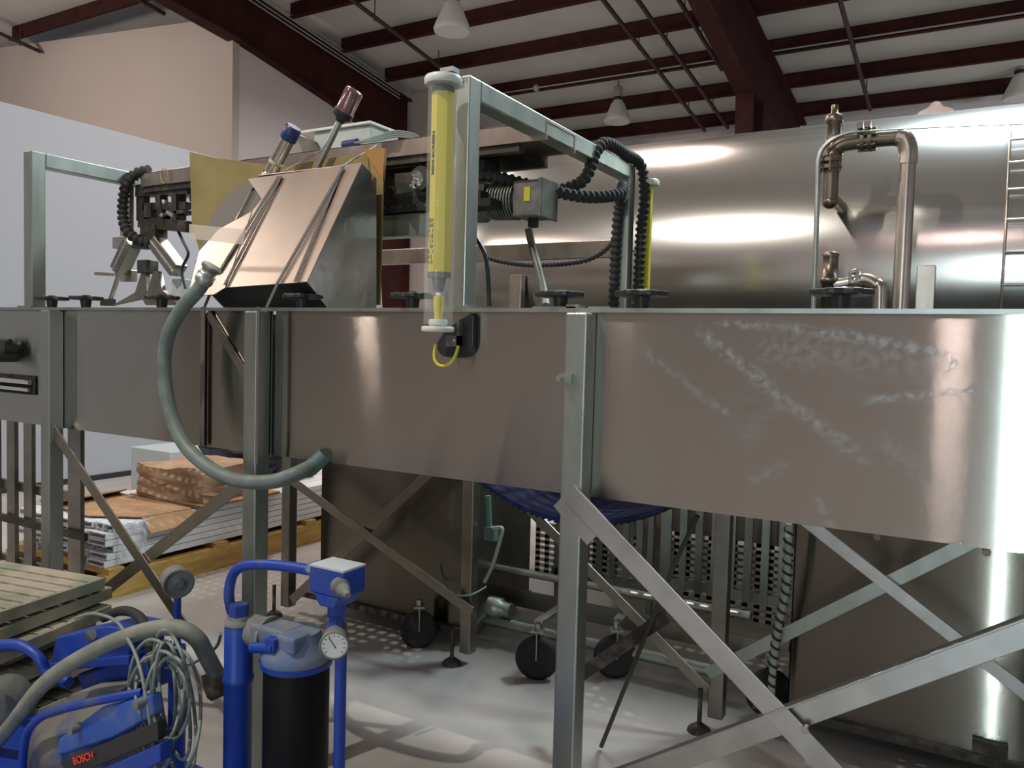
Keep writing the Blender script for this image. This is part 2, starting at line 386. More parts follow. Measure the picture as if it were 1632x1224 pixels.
def rafter(x, pts_top, pts_bot, label, col):
    """tapered I section: web plate with flanges; pts are (distance, height over eye)"""
    r = thing('roof_rafter', label, 'roof frame', (x, CY+col[1], 0))
    top = [V((x, CY+d, CAM.z+h)) for d, h in pts_top]; bot = [V((x, CY+d, CAM.z+h)) for d, h in pts_bot]
    mb = MB()
    for i in range(len(bot)-1):
        mb.prism([bot[i], bot[i+1], top[i+1], top[i]], (.02, 0, 0))
    mb.build('web_plate', REDST, r)
    f = MB()
    for L_ in (top, bot):
        for a, b in zip(L_, L_[1:]): f.bar(a+V((.01, 0, 0)), b+V((.01, 0, 0)), .24, .025)
    f.build('flange', REDST, r)
    d0, d1, hb, db = col
    c = MB(); c.prism([(x, CY+d0, CAM.z+hb), (x, CY+d1, CAM.z+hb), (x, CY+d1, 0), (x, CY+db, 0)], (.02, 0, 0))
    c.bar((x+.01, CY+d0, CAM.z+hb), (x+.01, CY+db, 0), .24, .02, V((0, 1, 0))); c.bar((x+.01, CY+d1, CAM.z+hb), (x+.01, CY+d1, 0), .24, .02, V((0, 1, 0)))
    c.build('column', REDST, r)
    return r
rh = lambda d: roofz(CY+d)-CAM.z-.26
rafter(-8.4, [(d, rh(d)) for d in (2.5, 6.8, 7.84, 9.8, 11.8)], [(2.5, 4.62), (6.8, 4.24), (7.84, 4.13), (9.8, 3.77), (11.8, 3.3)],
       'dark red tapered roof frame beside the pink wall corner, left of the two frames', (10.95, 11.8, 3.5, 11.45))
rafter(-2.1, [(d, rh(d)) for d in (5, 8.8, 10.98, 11.7, 14.8)], [(5, 4.7), (8.83, 3.92), (10.98, 3.47), (11.7, 3.45), (14.8, 3.1)],
       'dark red roof frame with its column rising behind the tank, right of the two frames', (11.05, 11.65, 3.5, 11.3))
# thin conduits strung along the left rafter
cb = MB()
for k in range(4): cb.tube([(-8.25, CY+5, roofz(CY+5)-.20-.06*k), (-8.25, CY+11.4, roofz(CY+11.4)-.20-.06*k)], .012, 6)
tag(cb.build('conduit_run', COND), 'bundle of thin grey conduits along the top of the left roof frame', 'conduit')
cb = MB(); y = CY+12.13; z = roofz(y)-.21; cb.tube([(-7.0, y, z), (7.5, y, z)], .014, 6); cb.ball((-5.9, y, z), .06); cb.ball((3.0, y, z), .06)
tag(cb.build('conduit', COND), 'thin grey conduit with round junction boxes fixed along a roof purlin', 'conduit')

def sprinkler(x, d0, d1, label, drop=.33):
    mb = MB(); h = lambda d: roofz(CY+d)-drop
    mb.tube([(x, CY+d0, h(d0)), (x, CY+d1, h(d1))], .032, 8)
    n = 4
    o = tag(mb.build('sprinkler_pipe', SPRK), label, 'pipe', 'dark sprinkler pipes under the roof')
    for i in range(n):
        d = d0+(d1-d0)*(i+.6)/n; MB().tube([(x, CY+d, h(d)+.25), (x, CY+d, h(d)-.06)], [.008, .008], 5).build('hanger_rod', SPRK, o)
    return o
sprinkler(-3.66, 5, 14.4, 'dark sprinkler pipe, left one of the close pair nearing the right roof frame')
sprinkler(-3.24, 5, 14.4, 'dark sprinkler pipe, right one of the close pair nearing the right roof frame')
sprinkler(-6.9, 5, 11.3, 'dark sprinkler pipe sloping down behind the yellow light curtain top')
sprinkler(-5.75, 5, 8.75, 'short dark sprinkler pipe ending behind the nearest glass lamp')
sprinkler(-9.8, 4.5, 7.8, 'dark sprinkler pipe ending at the pink wall near its corner', .40)
sprinkler(-13.0, 4.5, 7.8, 'dark sprinkler pipe ending at the pink wall at the far left', .45)
sprinkler(-2.75, 9.2, 12.2, 'dark pipe stub crossing just left of the right roof frame')
sprinkler(-.9, 8.5, 14.3, 'dark sprinkler pipe right of the right roof frame, above the relief valve')
sprinkler(.55, 6.5, 10.8, 'dark sprinkler pipe near the right edge of the photo')

def highbay(x, d, hb, label):
    y = CY+d; zb = CAM.z+hb; t = thing('high_bay_lamp', label, 'lamp', (x, y, zb), 'glass high bay lamps')
    MB().lathe((x, y, zb), (0, 0, 1), [(0, .215), (.03, .225), (.10, .20), (.2, .155), (.30, .115), (.36, .075)], 32).build('lamp_shade', LAMPG, t)
    MB().lathe((x, y, zb+.36), (0, 0, 1), [(0, .075), (.02, .085), (.05, .085), (.06, .05)], 20).build('socket_collar', BLACK, t)
    MB().lathe((x, y, zb+.42), (0, 0, 1), [(0, .07), (.16, .075), (.2, .02)], 20).build('ballast_housing', COND, t)
    MB().tube([(x, y, zb+.6), (x, y, roofz(y)-.02)], .009, 6).build('hanging_rod', SPRK, t)
highbay(-4.89, 8.15, 3.74, 'bell shaped glass high bay lamp hanging above the light curtain, nearest of three')
highbay(-4.64, 12.7, 3.76, 'smaller bell shaped glass lamp hanging over the gantry cross beam')
highbay(1.15, 14.2, 3.82, 'glass lamp half hidden by the tank top at the right edge')

# ================================================================== THE TROUGH MACHINE
H = 1.5; SK = 1.054; W = 1.15; T = .055
trough = thing('process_trough', 'long stainless steel trough on square tube legs crossing the whole photo', 'machine', (-.8, .57, 0))
XL, XR = -3.7, 2.3
def skirt(y, s, name, cuts):
    for a, b in cuts:
        mb = MB(); mb.box(a, b, min(y, y+s*.003), max(y, y+s*.003), SK, H-.004)
        mb.box(a, b, min(y, y+s*.02), max(y, y+s*.02), SK-.002, SK)
        mb.build(name, SKIRT, trough)
skirt(0, 1, 'side_skirt', [(XL, -1.349), (-1.337, -1.045), (-1.033, XR)])
skirt(W, -1, 'side_skirt', [(XL, XR)])
mb = MB(); mb.box(XL, XR, -.012, .035, H-.004, H); mb.box(XL, XR, -.014, -.012, H-.010, H); mb.build('rim_flange', LEGST, trough)
mb = MB(); mb.box(XL, XR, W-.035, W+.012, H-.004, H); mb.build('rim_flange', LEGST, trough)
mb = MB()   # inner conveyor mesh deck: its holes throw the dotted shade on the floor
x = XL+.05
while x < XR-.05: mb.box(x, x+.022, .02, W-.02, 1.10, 1.112); x += .052
y = .03
while y < W-.03: mb.box(XL+.05, XR-.05, y, y+.026, 1.112, 1.12); y += .055
mb.build('mesh_deck', LEGST, trough)
for x in (-3.2, -1.343, -1.039): MB().box(x-.015, x+.015, .003, .008, SK, H-.02).build('seam_strip', BLKEND, trough)
for x in (-2.155, -1.08, -.005, 1.07):
    MB().bar((x, -T/2-.001, .0), (x, -T/2-.001, H-.012), T, T, V((0, 1, 0))).build('leg', LEGST, trough, .004)
for x in (-2.165, -1.075, .03, 1.12):
    MB().bar((x, W+T/2, .05), (x, W+T/2, SK+.3), T, T, V((0, 1, 0))).build('leg', DKST, trough, .004)
    MB().cyl((x-.05, W-.02, .012), (x-.05, W-.02, .16), .009, 8).lathe((x-.05, W-.02, 0), (0, 0, 1), [(0, .045), (.012, .04), (.03, .015)], 14).build('leveling_foot', MECH, trough)
# braces
def brace(a, b, w, m, y, flange=0):
    mb = MB(); a = V((a[0], y, a[1])); b = V((b[0], y, b[1])); mb.bar(a, b, .006, w, V((0, 0, 1)))
    d = (b-a).normalized(); n = V((-d.z, 0, d.x)); n = n if n.z > 0 else -n
    if flange: mb.bar(a+n*(w/2)+V((0, -flange/2, 0)), b+n*(w/2)+V((0, -flange/2, 0)), flange, .005, n)
    o = mb.build('brace', m, trough, .0015); return o
brace((-2.14, 1.05), (-1.08, .215), .042, DKST, -.036)
brace((-2.14, .29), (-1.08, 1.0), .042, DKST, -.028)
BR = mat('bright_angle_steel', (.56, .57, .57), .30, 1, ((.46, .47, .47), 10, (1, 1, 1), .4, .65))
brace((.0, 1.065), (1.07, .19), .048, BR, -.066, .0)
brace((-.0, .325), (1.07, 1.035), .052, BR, -.050, .028)
for q in ((.54, .655),): MB().cyl((q[0], -.080, q[1]), (q[0], -.066, q[1]), .009, 6).build('bolt', PIPE, trough)
MB().bar((-.02, -.06, 1.06), (.07, -.06, .98), .008, .075, V((0, 0, 1))).build('gusset', BR, trough)
brace((-2.17, .74), (-1.02, .255), .045, DKST, W-.03, .0)
brace((-2.10, .10), (-1.10, .98), .045, DKST, W-.015, .0)
brace((.03, 1.03), (1.12, .30), .042, BR, W-.035, .0)
brace((.0, .22), (1.12, .94+.12), .045, LEGST, W-.015, .0)
brace((-1.07, .96), (-.0, .16), .04, DKST, W-.015)
brace((-.42, .19), (-.05, .52), .045, MECH, .80)
# dark diagonal strip on the panel behind the strap
MB().bar((-1.33, -.006, 1.485), (-1.12, -.006, 1.255), .006, .026, V((0, 0, 1))).build('diagonal_strip', DKST, trough)
# lobed hand wheels on the rim
def handwheel(x, y, r=.054):
    mb = MB(); n = 42; z = H+.028; ring = []
    for k in range(n):
        a = 2*math.pi*k/n; rr = r*(1+.09*math.cos(7*a)); ring.append((x+rr*math.cos(a), y+rr*math.sin(a), z))
    mb.prism(ring, (0, 0, .013)); mb.cyl((x, y, H-.001), (x, y, z+.002), .016, 14, .02); mb.lathe((x, y, z+.013), (0, 0, 1), [(0, .02), (.005, .012)], 14)
    return mb.build('handwheel', BLACK, trough, .003)
for px, py in ((83, 480), (137, 480), (258, 480), (482, 480), (658, 480), (893, 478), (1023, 478), (1340, 475)):
    p = at(px, py, 'y', .02); handwheel(p.x, .02, .058 if px > 400 else .054)
mb = MB()
for px0, px1 in ((852, 920), (905, 925), (940, 975)):
    a, b = at(px0, 489, 'y', .0).x, at(px1, 489, 'y', .0).x; mb.box(a, b, -.01, .03, H, H+.004 + (.005 if px1 == 925 else 0))
mb.build('clamp_plate', LEGST, trough)
# leg clip on the middle leg
p = at(906, 611, 'y', -.06); MB().box(p.x-.018, p.x+.012, -.072, -.056, 1.325, 1.345).cyl((p.x-.012, -.09, 1.335), (p.x-.012, -.06, 1.335), .007, 8).build('clip', LEGST, trough)
# slot with rollers in the skirt at the far left
a, b = at(-60, 600, 'y', 0).x, at(58, 600, 'y', 0).x
MB().box(a, b, -.006, -.001, 1.165, 1.238).build('slot_opening', BLKEND, trough)
MB().cyl((a, -.016, 1.215), (b-.012, -.016, 1.213), .010, 10).cyl((a, -.016, 1.187), (b-.02, -.016, 1.184), .008, 10).build('slot_roller', CHROME, trough)
p = at(10, 562, 'y', -.03)
MB().cyl((p.x, 0, p.z+.02), (p.x, -.05, p.z+.02), .028, 18).cyl((p.x, -.0, p.z-.015), (p.x, -.075, p.z-.015), .022, 18).cyl((p.x-.04, -.03, p.z+.045), (p.x+.03, -.03, p.z+.045), .01, 10).build('latch_knob', BLACK, trough)
# hanging blue belt under the trough
mb = MB(); n = 40; x0, x1 = -.72, .16
cat = [(x0+(x1-x0)*i/n, 1.02-.165*(1-((2*i/n-1)**2))) for i in range(n+1)]
for (xa, za), (xb, zb) in zip(cat, cat[1:]):
    mb.prism([(xa, .50, za), (xb, .50, zb), (xb, .50, zb+.014), (xa, .50, za+.014)], (0, .45, 0))
    mb.box(xa-.003, xa+.003, .50, .95, za-.006, za)
mb.build('return_belt', BELTB, trough, label='dark blue plastic belt sagging below the trough')

# ------------------------------------------------------------------ gantries
def gantry(x, label, rear=True):
    g = thing('gantry_frame', label, 'frame', (x, .57, H))
    zt = H+.595
    MB().bar((x, T/2, H), (x, T/2, zt), T, T, V((0, 1, 0))).build('post', LEGST, g, .004)
    MB().bar((x, W-T/2, H), (x, W-T/2, zt), T, T, V((0, 1, 0))).build('post', LEGST, g, .004)
    MB().bar((x, T, zt-T/2), (x, W-T, zt-T/2), T, T).build('cross_beam', LEGST, g, .004)
    MB().box(x-.05, x+.045, T/2-.04, T/2+.04, H, H+.006).build('base_plate', LEGST, g)
    return g
gr = gantry(-.380, 'square steel tube gantry arch with corrugated black hoses, right of the two')
gantry(-2.365, 'bare square steel tube gantry arch at the far left of the trough')
# mounting bracket behind the light curtain
MB().box(-.425, -.410, -.005, .03, 1.98, 2.115).box(-.425, -.385, -.03, -.0, 2.10, 2.112).box(-.445, -.408, -.012, -.006, 1.90, 2.10).build('curtain_bracket', LEGST, gr)

# ------------------------------------------------------------------ light curtain
lx, ly = -.379, -.078
lc = thing('light_curtain', 'yellow safety light curtain in a clear tube with white end caps', 'sensor', (lx, ly, 1.44))
def disc(z0, z1, r): return MB().lathe((lx, ly, z0), (0, 0, 1), [(0, r*.94), ((z1-z0)*.25, r), ((z1-z0)*.75, r), (z1-z0, r*.94)], 36)
disc(2.048, 2.068, .0475).build('end_cap', WHITE, lc); disc(1.436, 1.450, .042).build('end_cap', WHITE, lc)
disc(1.452, 1.468, .024).build('seal_ring', WHITE, lc)
mb = MB(); n = 36; zs = (1.47, 2.048)
mb.lathe((lx, ly, 1.455), (0, 0, 1), [(0, .0375), (.593, .0375)], 40); t = mb.build('clear_tube', CLEAR, lc)
hexp = [(-.022, -.010), (-.012, -.024), (.014, -.024), (.024, -.010), (.024, .018), (-.022, .018)]
rot = Matrix.Rotation(-.25, 2)
hexp = [rot @ V(p) for p in [(-.022, .016), (-.022, -.018), (.006, -.024), (.024, -.006), (.022, .018)]]
MB().prism([(lx+p.x, ly+p.y, 1.585) for p in hexp], (0, 0, .445)).build('yellow_housing', YEL, lc)
MB().prism([(lx+p.x, ly+p.y, 2.03) for p in hexp], (0, 0, .014)).build('housing_top', BLACK, lc)
MB().prism([(lx+p.x*1.05, ly+p.y*1.05, 1.572) for p in hexp], (0, 0, .014)).lathe((lx, ly, 1.535), (0, 0, 1), [(0, .011), (.022, .016), (.038, .018)], 18).build('housing_foot', MOTOR, lc)
MB().lathe((lx, ly, 1.525), (0, 0, 1), [(0, .010), (.012, .010)], 16).build('connector_nut', CHROME, lc)
MB().lathe((lx, ly, 1.468), (0, 0, 1), [(0, .0095), (.05, .0135), (.058, .012)], 18).build('cable_connector', YEL, lc)
# printing on the left front facet (reads upward)
a, b = V((lx+hexp[1].x, ly+hexp[1].y, 0)), V((lx+hexp[2].x, ly+hexp[2].y, 0))
hd = (b-a).normalized(); nrm = V((hd.y, -hd.x, 0)); mid = (a+b)/2
def facet(u, z): # text x axis up, text y axis to the left
    Mx = Matrix((V((0, 0, 1)), -hd, nrm)).transposed().to_4x4(); return Matrix.Translation(mid+hd*u+nrm*.0008+V((0, 0, z))) @ Mx
tx = text_mesh('printed_name', 'MINI-SCREEN', .0185, facet(0.001, 1.880) @ Matrix.Diagonal((.98, 1, 1, 1)), INK, lc)
mb = MB()
for k in range(4):
    for j in range(9):
        z = 1.61+j*.013; u = -.0105+k*.006
        if random.random() < .8: c = mid+hd*u+nrm*.0006; mb.cbox(c+V((0, 0, z)), (.0022, .0008, random.uniform(.006, .012)), Matrix((hd, nrm, V((0, 0, 1)))).transposed())
mb.build('small_print', INK, lc)

# bracket and yellow cable below the curtain
jb = thing('sensor_bracket', 'rounded black bracket below the light curtain with a looped yellow cable', 'bracket', (lx+.03, -.03, 1.38))
mb = MB(); pl = []
x0, x1, z0, z1, r = -.427, -.312, 1.372, 1.487, .035
for cx, cz, a0 in ((x1-r, z0+r, -90), (x1-.012, z1-.012, 0), (x0+r+.0, z1-.05, 90), (x0+r, z0+r, 180)):
    rr = r if a0 in (-90, 180) else .012
    for k in range(7):
        a = math.radians(a0+15*k); pl.append((cx+rr*math.cos(a), -.018, cz+rr*math.sin(a)))
mb.prism(pl, (0, .018, 0)); mb.build('bracket_body', BLACK, jb, .003)
mb = MB(); mb.box(-.385, -.345, -.034, -.018, 1.40, 1.428); mb.box(-.352, -.345, -.034, -.018, 1.40, 1.47); mb.build('clamp_plate', MOTOR, jb)
MB().cyl((-.358, -.036, 1.416), (-.358, -.034, 1.416), .004, 8).build('screw', CHROME, jb)
cpts = [(-.404, -.05, 1.405), (-.407, -.052, 1.385), (-.402, -.055, 1.363), (-.384, -.055, 1.350), (-.36, -.05, 1.356), (-.346, -.045, 1.378), (-.345, -.035, 1.402)]
MB().tube(spline(cpts, 8), .0042, 10).build('yellow_cable', YELR, jb)
# rear curtain
rx, ry = -.318, 1.21
rc = thing('light_curtain', 'thin yellow light curtain with a white cap on the rear gantry post', 'sensor', (rx, ry, 1.60))
MB().box(rx-.011, rx+.011, ry-.011, ry+.011, 1.55, 2.03).build('yellow_housing', YEL, rc)
MB().lathe((rx, ry, 2.03), (0, 0, 1), [(0, .036), (.018, .038), (.024, .03)], 24).build('end_cap', WHITE, rc)
MB().bar((rx-.06, ry-.02, 1.78), (rx, ry, 1.78), .01, .008).build('mounting_bracket', LEGST, rc)

# ------------------------------------------------------------------ wrapped hoses
hz = H+.60
h1 = MB(); wrapped_hose(h1, [(-.72, .5, 1.96), (-.60, .50, 1.955), (-.48, .55, 1.925), (-.36, .70, 1.905), (-.30, .86, 1.935), (-.33, .97, 1.985), (-.38, 1.07, 1.95), (-.395, 1.085, 1.85), (-.40, 1.085, 1.52)], .021)
tag(h1.build('wrapped_hose', RUBBER), 'black spiral wrapped hose sagging from the motor to the gantry and down its rear post', 'hose', 'spiral wrapped black hoses')
h2 = MB(); wrapped_hose(h2, [(-.47, .63, 1.905), (-.38, .74, 1.965), (-.36, .80, 2.075), (-.355, .88, hz+.02), (-.35, 1.05, hz+.015), (-.34, 1.17, hz), (-.325, 1.18, 1.98), (-.333, 1.175, 1.85), (-.338, 1.175, 1.52)], .022)
tag(h2.build('wrapped_hose', RUBBER), 'black spiral wrapped hose lying along the gantry beam and down beside the rear light curtain', 'hose', 'spiral wrapped black hoses')
h3 = MB(); wrapped_hose(h3, [(-.95, 1.04, 1.76), (-.85, 1.04, 1.735), (-.7, 1.04, 1.72), (-.5, 1.05, 1.735), (-.41, 1.08, 1.80), (-.40, 1.085, 1.87)], .010, .016)
tag(h3.build('wrapped_hose', RUBBER), 'thin black wrapped hose drooping along the rear cross rail under the motor', 'hose', 'spiral wrapped black hoses')
h4 = MB(); q = lambda x, y, Y: at(x, y, 'y', Y)
wrapped_hose(h4, [q(238, 272, .44), q(218, 277, .42), q(203, 292, .40), q(197, 315, .40), q(196, 345, .40), q(203, 368, .40), q(220, 382, .42), q(240, 388, .45)], .024)
tag(h4.build('wrapped_hose', RUBBER), 'black ribbed hose curling over the end of the carriage beam at the left', 'hose', 'spiral wrapped black hoses')
h5 = MB(); h5.tube(spline([at(842, 365, 'y', .62), at(850, 400, 'y', .62), at(860, 435, 'y', .6), at(868, 470, 'y', .55), at(870, 488, 'y', .5)], 8), .013, 10)
tag(h5.build('motor_cable', MOTOR), 'straight dark grey conduit dropping from the gearmotor into the trough', 'hose')
h6 = MB(); h6.tube(spline([at(735, 350, 'y', .6), at(765, 390, 'y', .6), at(776, 420, 'y', .6), at(780, 488, 'y', .6)], 8), .008, 8)
tag(h6.build('hanging_cable', BLACK), 'thin black cable hanging beside the front gantry post', 'cable')

# ------------------------------------------------------------------ overhead carriage
ca = thing('carriage_beam', 'long stainless carriage beam with dark drive gear running under the gantries', 'machine', (-1.3, .45, 2.0))
MB().box(-2.28, -.35, .42, .426, 2.028, 2.085).box(-2.28, -.35, .42, .62, 2.081, 2.085).box(-2.28, -.35, .614, .62, 2.028, 2.085).build('beam', PIPE, ca, .001)
MB().box(-2.28, -.45, .43, .46, 2.005, 2.03).box(-2.2, -.45, .60, .62, 1.99, 2.03).build('under_rail', MECH, ca)
MB().box(-1.10, -.55, .43, .58, 1.845, 1.87).box(-1.10, -.60, .45, .56, 1.87, 1.90).build('black_rail', BLKEND, ca)
mb = MB()
for k in range(6): p = V((-.972+.034*k, .43, 1.863)); mb.cyl((p.x, .428, p.z), (p.x, .43, p.z), .0045, 8)
mb.build('screw_head', CHROME, ca)
MB().box(-1.15, -.66, .44, .50, 1.765, 1.84).build('lower_beam', LEGST, ca, .002)
MB().box(-1.10, -.62, .50, .58, 1.90, 2.01).box(-.95, -.80, .45, .5, 1.90, 1.98).cyl((-.82, .42, 1.95), (-.82, .5, 1.95), .04, 20).build('drive_gear', MECH, ca)
p = at(665, 287, 'y', .43); MB().lathe((p.x, .43, p.z), (0, -1, 0), [(0, .030), (.012, .030), (.012, .018), (.03, .016), (.036, .010)], 20).build('pulley_hub', CHROME, ca)
MB().box(-2.0, -.4, W-.03, W, 1.752, 1.818).build('rear_cross_rail', PIPE, ca, .002)
# left end mechanism below the beam
mb = MB(); Y = .46
def q2(x, y, Y=.46): return at(x, y, 'y', Y)
mb.bar(q2(228, 300), q2(228, 352), .05, .03); mb.bar(q2(222, 305), q2(305, 300), .04, .05); mb.bar(q2(228, 355), q2(305, 362), .05, .045); mb.bar(q2(255, 300), q2(262, 350), .04, .03)
mb.bar(q2(285, 310), q2(285, 350), .03, .05); mb.bar(q2(232, 330), q2(300, 328), .03, .03); mb.cbox(q2(245, 372), (.10, .06, .06)); mb.bar(q2(262, 345), q2(300, 338), .05, .015)
mb.bar(q2(243, 325), q2(243, 350), .045, .05)
mb.build('drive_bracket', MECH, ca)
mb = MB(); mb.ball(q2(262, 322, .42), .012); mb.ball(q2(258, 343, .42), .010); mb.cyl(q2(268, 338, .42), q2(278, 345, .42), .012, 10); mb.cyl(q2(262, 275, .42), q2(266, 292, .42), .008, 8); mb.build('drive_screw', CHROME, ca)
mb = MB(); ring = [q2(262+6*math.cos(a), 280+12*math.sin(a), .41) for a in [k*math.pi/8 for k in range(16)]]; mb.tube(ring, .002, 6, closed=True); mb.build('wire_loop', YEL if False else WOODY, ca)

gm = thing('gearmotor', 'grey gearmotor with finned body and square terminal box beside the gantry', 'motor', tuple(at(820, 330, 'y', .55)))
A = at(758, 322, 'y', .56); B = at(868, 338, 'y', .56); B.z = A.z-.012; dx = (B-A).normalized()
MB().lathe(A+V((-.08, 0, 0)), dx, [(0, .052), (.07, .052), (.07, .066), (.12, .066), (.12, .055), (.15, .055)], 24).build('gearbox', MOTOR, gm)
mb = MB(); L0 = A+dx*.07; n = 9
prof = [(0, .05)]
for k in range(n): t0 = .006+.011*k; prof += [(t0, .050), (t0, .062), (t0+.005, .062), (t0+.005, .050)]
prof += [(.115, .05)]
MB().lathe(L0, dx, prof, 24, False).build('finned_body', MOTOR, gm)
C_ = L0+dx*.155; MB().cbox(C_, (.095, .11, .115)).cbox(C_+V((.052, 0, 0)), (.012, .12, .125)).build('terminal_box', MOTOR, gm, .004)
MB().cbox(C_+V((.005, -.0562, .012)), (.022, .001, .045)).build('yellow_label', PLATEY, gm)
MB().cyl(C_+V((.0, 0, -.057)), C_+V((0, 0, -.085)), .018, 12).build('cable_gland', BLACK, gm)

# left end: air cylinders and claw hanging under the beam
act = thing('gripper_head', 'gripper head with two splayed air cylinders and curved claws at the left of the trough', 'machine', tuple(at(235, 480, 'y', .45)))
def cylbar(a, b, r, m, name):
    return MB().cyl(a, b, r, 18).build(name, m, act)
for (a, b) in (((212, 385), (190, 432)), ((250, 385), (285, 432))):
    a_, b_ = q2(*a), q2(*b); MB().bar(a_, b_, .062, .06).build('air_cylinder', DKST, act, .004)
    d = (b_-a_).normalized(); MB().cyl(a_+V((0, -.03, 0)), b_+V((0, -.03, 0)), .006, 8).build('guide_rod', CHROME, act)
MB().bar(q2(192, 430), q2(176, 478), .014, .014).build('push_rod', DKST, act)
MB().cbox(q2(172, 482), (.07, .03, .03)).build('claw_pad', MECH, act)
mb = MB()
mb.prism([q2(x, y, .44) for x, y in ((180, 486), (215, 466), (226, 432), (232, 432), (234, 468), (244, 432), (252, 432), (258, 462), (285, 486), (232, 486), (226, 476))], (0, .02, 0))
mb.build('claw', DKST, act)
MB().box(*sorted((q2(228, 420).x, q2(243, 420).x)), .43, .49, q2(235, 436).z, q2(235, 415).z).build('claw_hub', MECH, act, .003)
MB().cbox(q2(232, 388), (.09, .07, .045)).build('clevis_block', MECH, act, .003)
MB().cbox(q2(196, 387, .50), (.11, .03, .05)).build('carrier_plate', PIPE, act, .002)
MB().cbox(q2(205, 440, .50), (.08, .03, .05)).build('carrier_plate', PIPE, act, .002)
MB().bar(q2(152, 436), q2(185, 438), .012, .014).build('pointer_pin', PIPE, act)
mb = MB(); mb.tube(spline([q2(275, 350), q2(292, 385), q2(300, 405), q2(290, 430), q2(296, 460)], 8), .006, 8); mb.build('air_line', BLACK, act)
MB().cbox(q2(290, 462, .5), (.07, .05, .09)).build('valve_block', GREY, act, .004)
# slim post the ribbed hose runs down
MB().box(*sorted((q2(188, 330, .42).x, q2(203, 330, .42).x)), .43, .45, q2(195, 378).z, q2(195, 290).z).build('hose_channel', PIPE, act)

# ------------------------------------------------------------------ hood on the trough
hd_ = thing('steel_hood', 'slope fronted stainless hood strapped down on the trough', 'hood', (-1.1, .2, H))
prof = [(.085, 1.503), (-.006, 1.574), (.224, 1.963), (.295, 1.93), (.307, 1.503)]
xr = -.90
def xl(z): return -1.305 if z > 1.9 else -1.285
# side cheek (right), polished
MB().prism([(xr, y, z) for y, z in prof], (-.003, 0, 0)).build('side_cheek', MIRR, hd_)
MB().prism([(-1.36, y, z) for y, z in prof], (-.003, 0, 0)).build('side_cheek', MIRR, hd_)
MB().prism([(xr-.003, .224, 1.963), (xr-.003, .295, 1.93), (-1.357, .295, 1.93), (-1.357, .224, 1.963)], (0, .001, .003)).build('top_fold', HOOD, hd_)
MB().prism([(xr-.003, .295, 1.93), (xr-.003, .307, 1.503), (-1.357, .307, 1.503), (-1.357, .295, 1.93)], (0, .003, 0)).build('back_plate', DKST, hd_)
MB().prism([(xr-.004, .082, 1.506), (xr-.004, -.002, 1.572), (-1.356, -.002, 1.572), (-1.356, .082, 1.506)], (0, .004, 0)).build('dark_inside', BLKEND, hd_)  # black sheet painted as the shade in the hood's open underside
def sp_(px, py, k):   # a point of the hood's slope, k x 9 mm off it
    n = V((0, -(1.963-1.574), .23)).normalized(); o = V((0, -.006, 1.574))+n*.009*k
    d = Fw*FPX + Rt*(px-816) - Up*(py-612); t = (o-CAM).dot(n)/d.dot(n); return CAM+d*t
nh = V((0, -(1.963-1.574), .23)).normalized()*.003
MB().prism([sp_(x, y, 0) for x, y in ((396, 286), (577, 261), (490, 450), (360, 459), (402, 338), (418, 318))], nh).build('sloped_front', HOOD, hd_)
MB().prism([sp_(x, y, .2) for x, y in ((402, 338), (360, 459), (342, 470), (300, 474), (318, 402), (350, 366))], nh).build('front_flap', HOOD, hd_)
MB().prism([sp_(x, y, -1.5) for x, y in ((396, 290), (422, 322), (402, 345), (345, 372), (322, 405), (312, 420), (338, 345), (366, 308))], nh).build('folded_flap', mat('dull_grey_flap', (.10, .09, .075), .6), hd_)

# cardboard sheets behind the hood
c = MB(); Yc = .36
pl = [at(302, 242, 'y', Yc), at(345, 252, 'y', Yc), at(345, 400, 'y', Yc), at(318, 400, 'y', Yc), at(306, 360, 'y', Yc)]
c.prism(pl, (0, .006, 0)); pl = [at(345, 252, 'y', Yc), at(425, 262, 'y', .40), at(425, 330, 'y', .40), at(345, 420, 'y', Yc)]; c.prism(pl, (0, .006, 0))
tag(c.build('cardboard_sheet', CARDG), 'mustard folded cardboard sheet standing at the left of the hood', 'cardboard')
c = MB(); Yc = .335
c.prism([at(440, 268, 'y', Yc), at(612, 236, 'y', Yc), at(605, 486, 'y', Yc), at(540, 486, 'y', Yc), at(540, 300, 'y', Yc), at(440, 300, 'y', Yc)], (0, .006, 0))
tag(c.build('cardboard_sheet', CARDG), 'brown cardboard sheet wedged behind the hood on the right', 'cardboard')
c = MB(); c.prism([at(578, 238, 'y', .30), at(613, 236, 'y', .30), at(610, 286, 'y', .30)], (0, .012, 0)); 
tag(c.build('cardboard_corner', mat('orange_cardboard', (.34, .17, .05), .8)), 'orange brown cardboard corner folded over the hood top right', 'cardboard')
c = MB(); c.prism([at(302, 357, 'y', -.01), at(392, 366, 'y', -.01), at(388, 390, 'y', -.01), at(302, 380, 'y', -.01)], (0, -.0015, 0))
tag(c.build('tape_strip', TAPE), 'translucent tape strip joining the cardboard to the hood', 'tape')
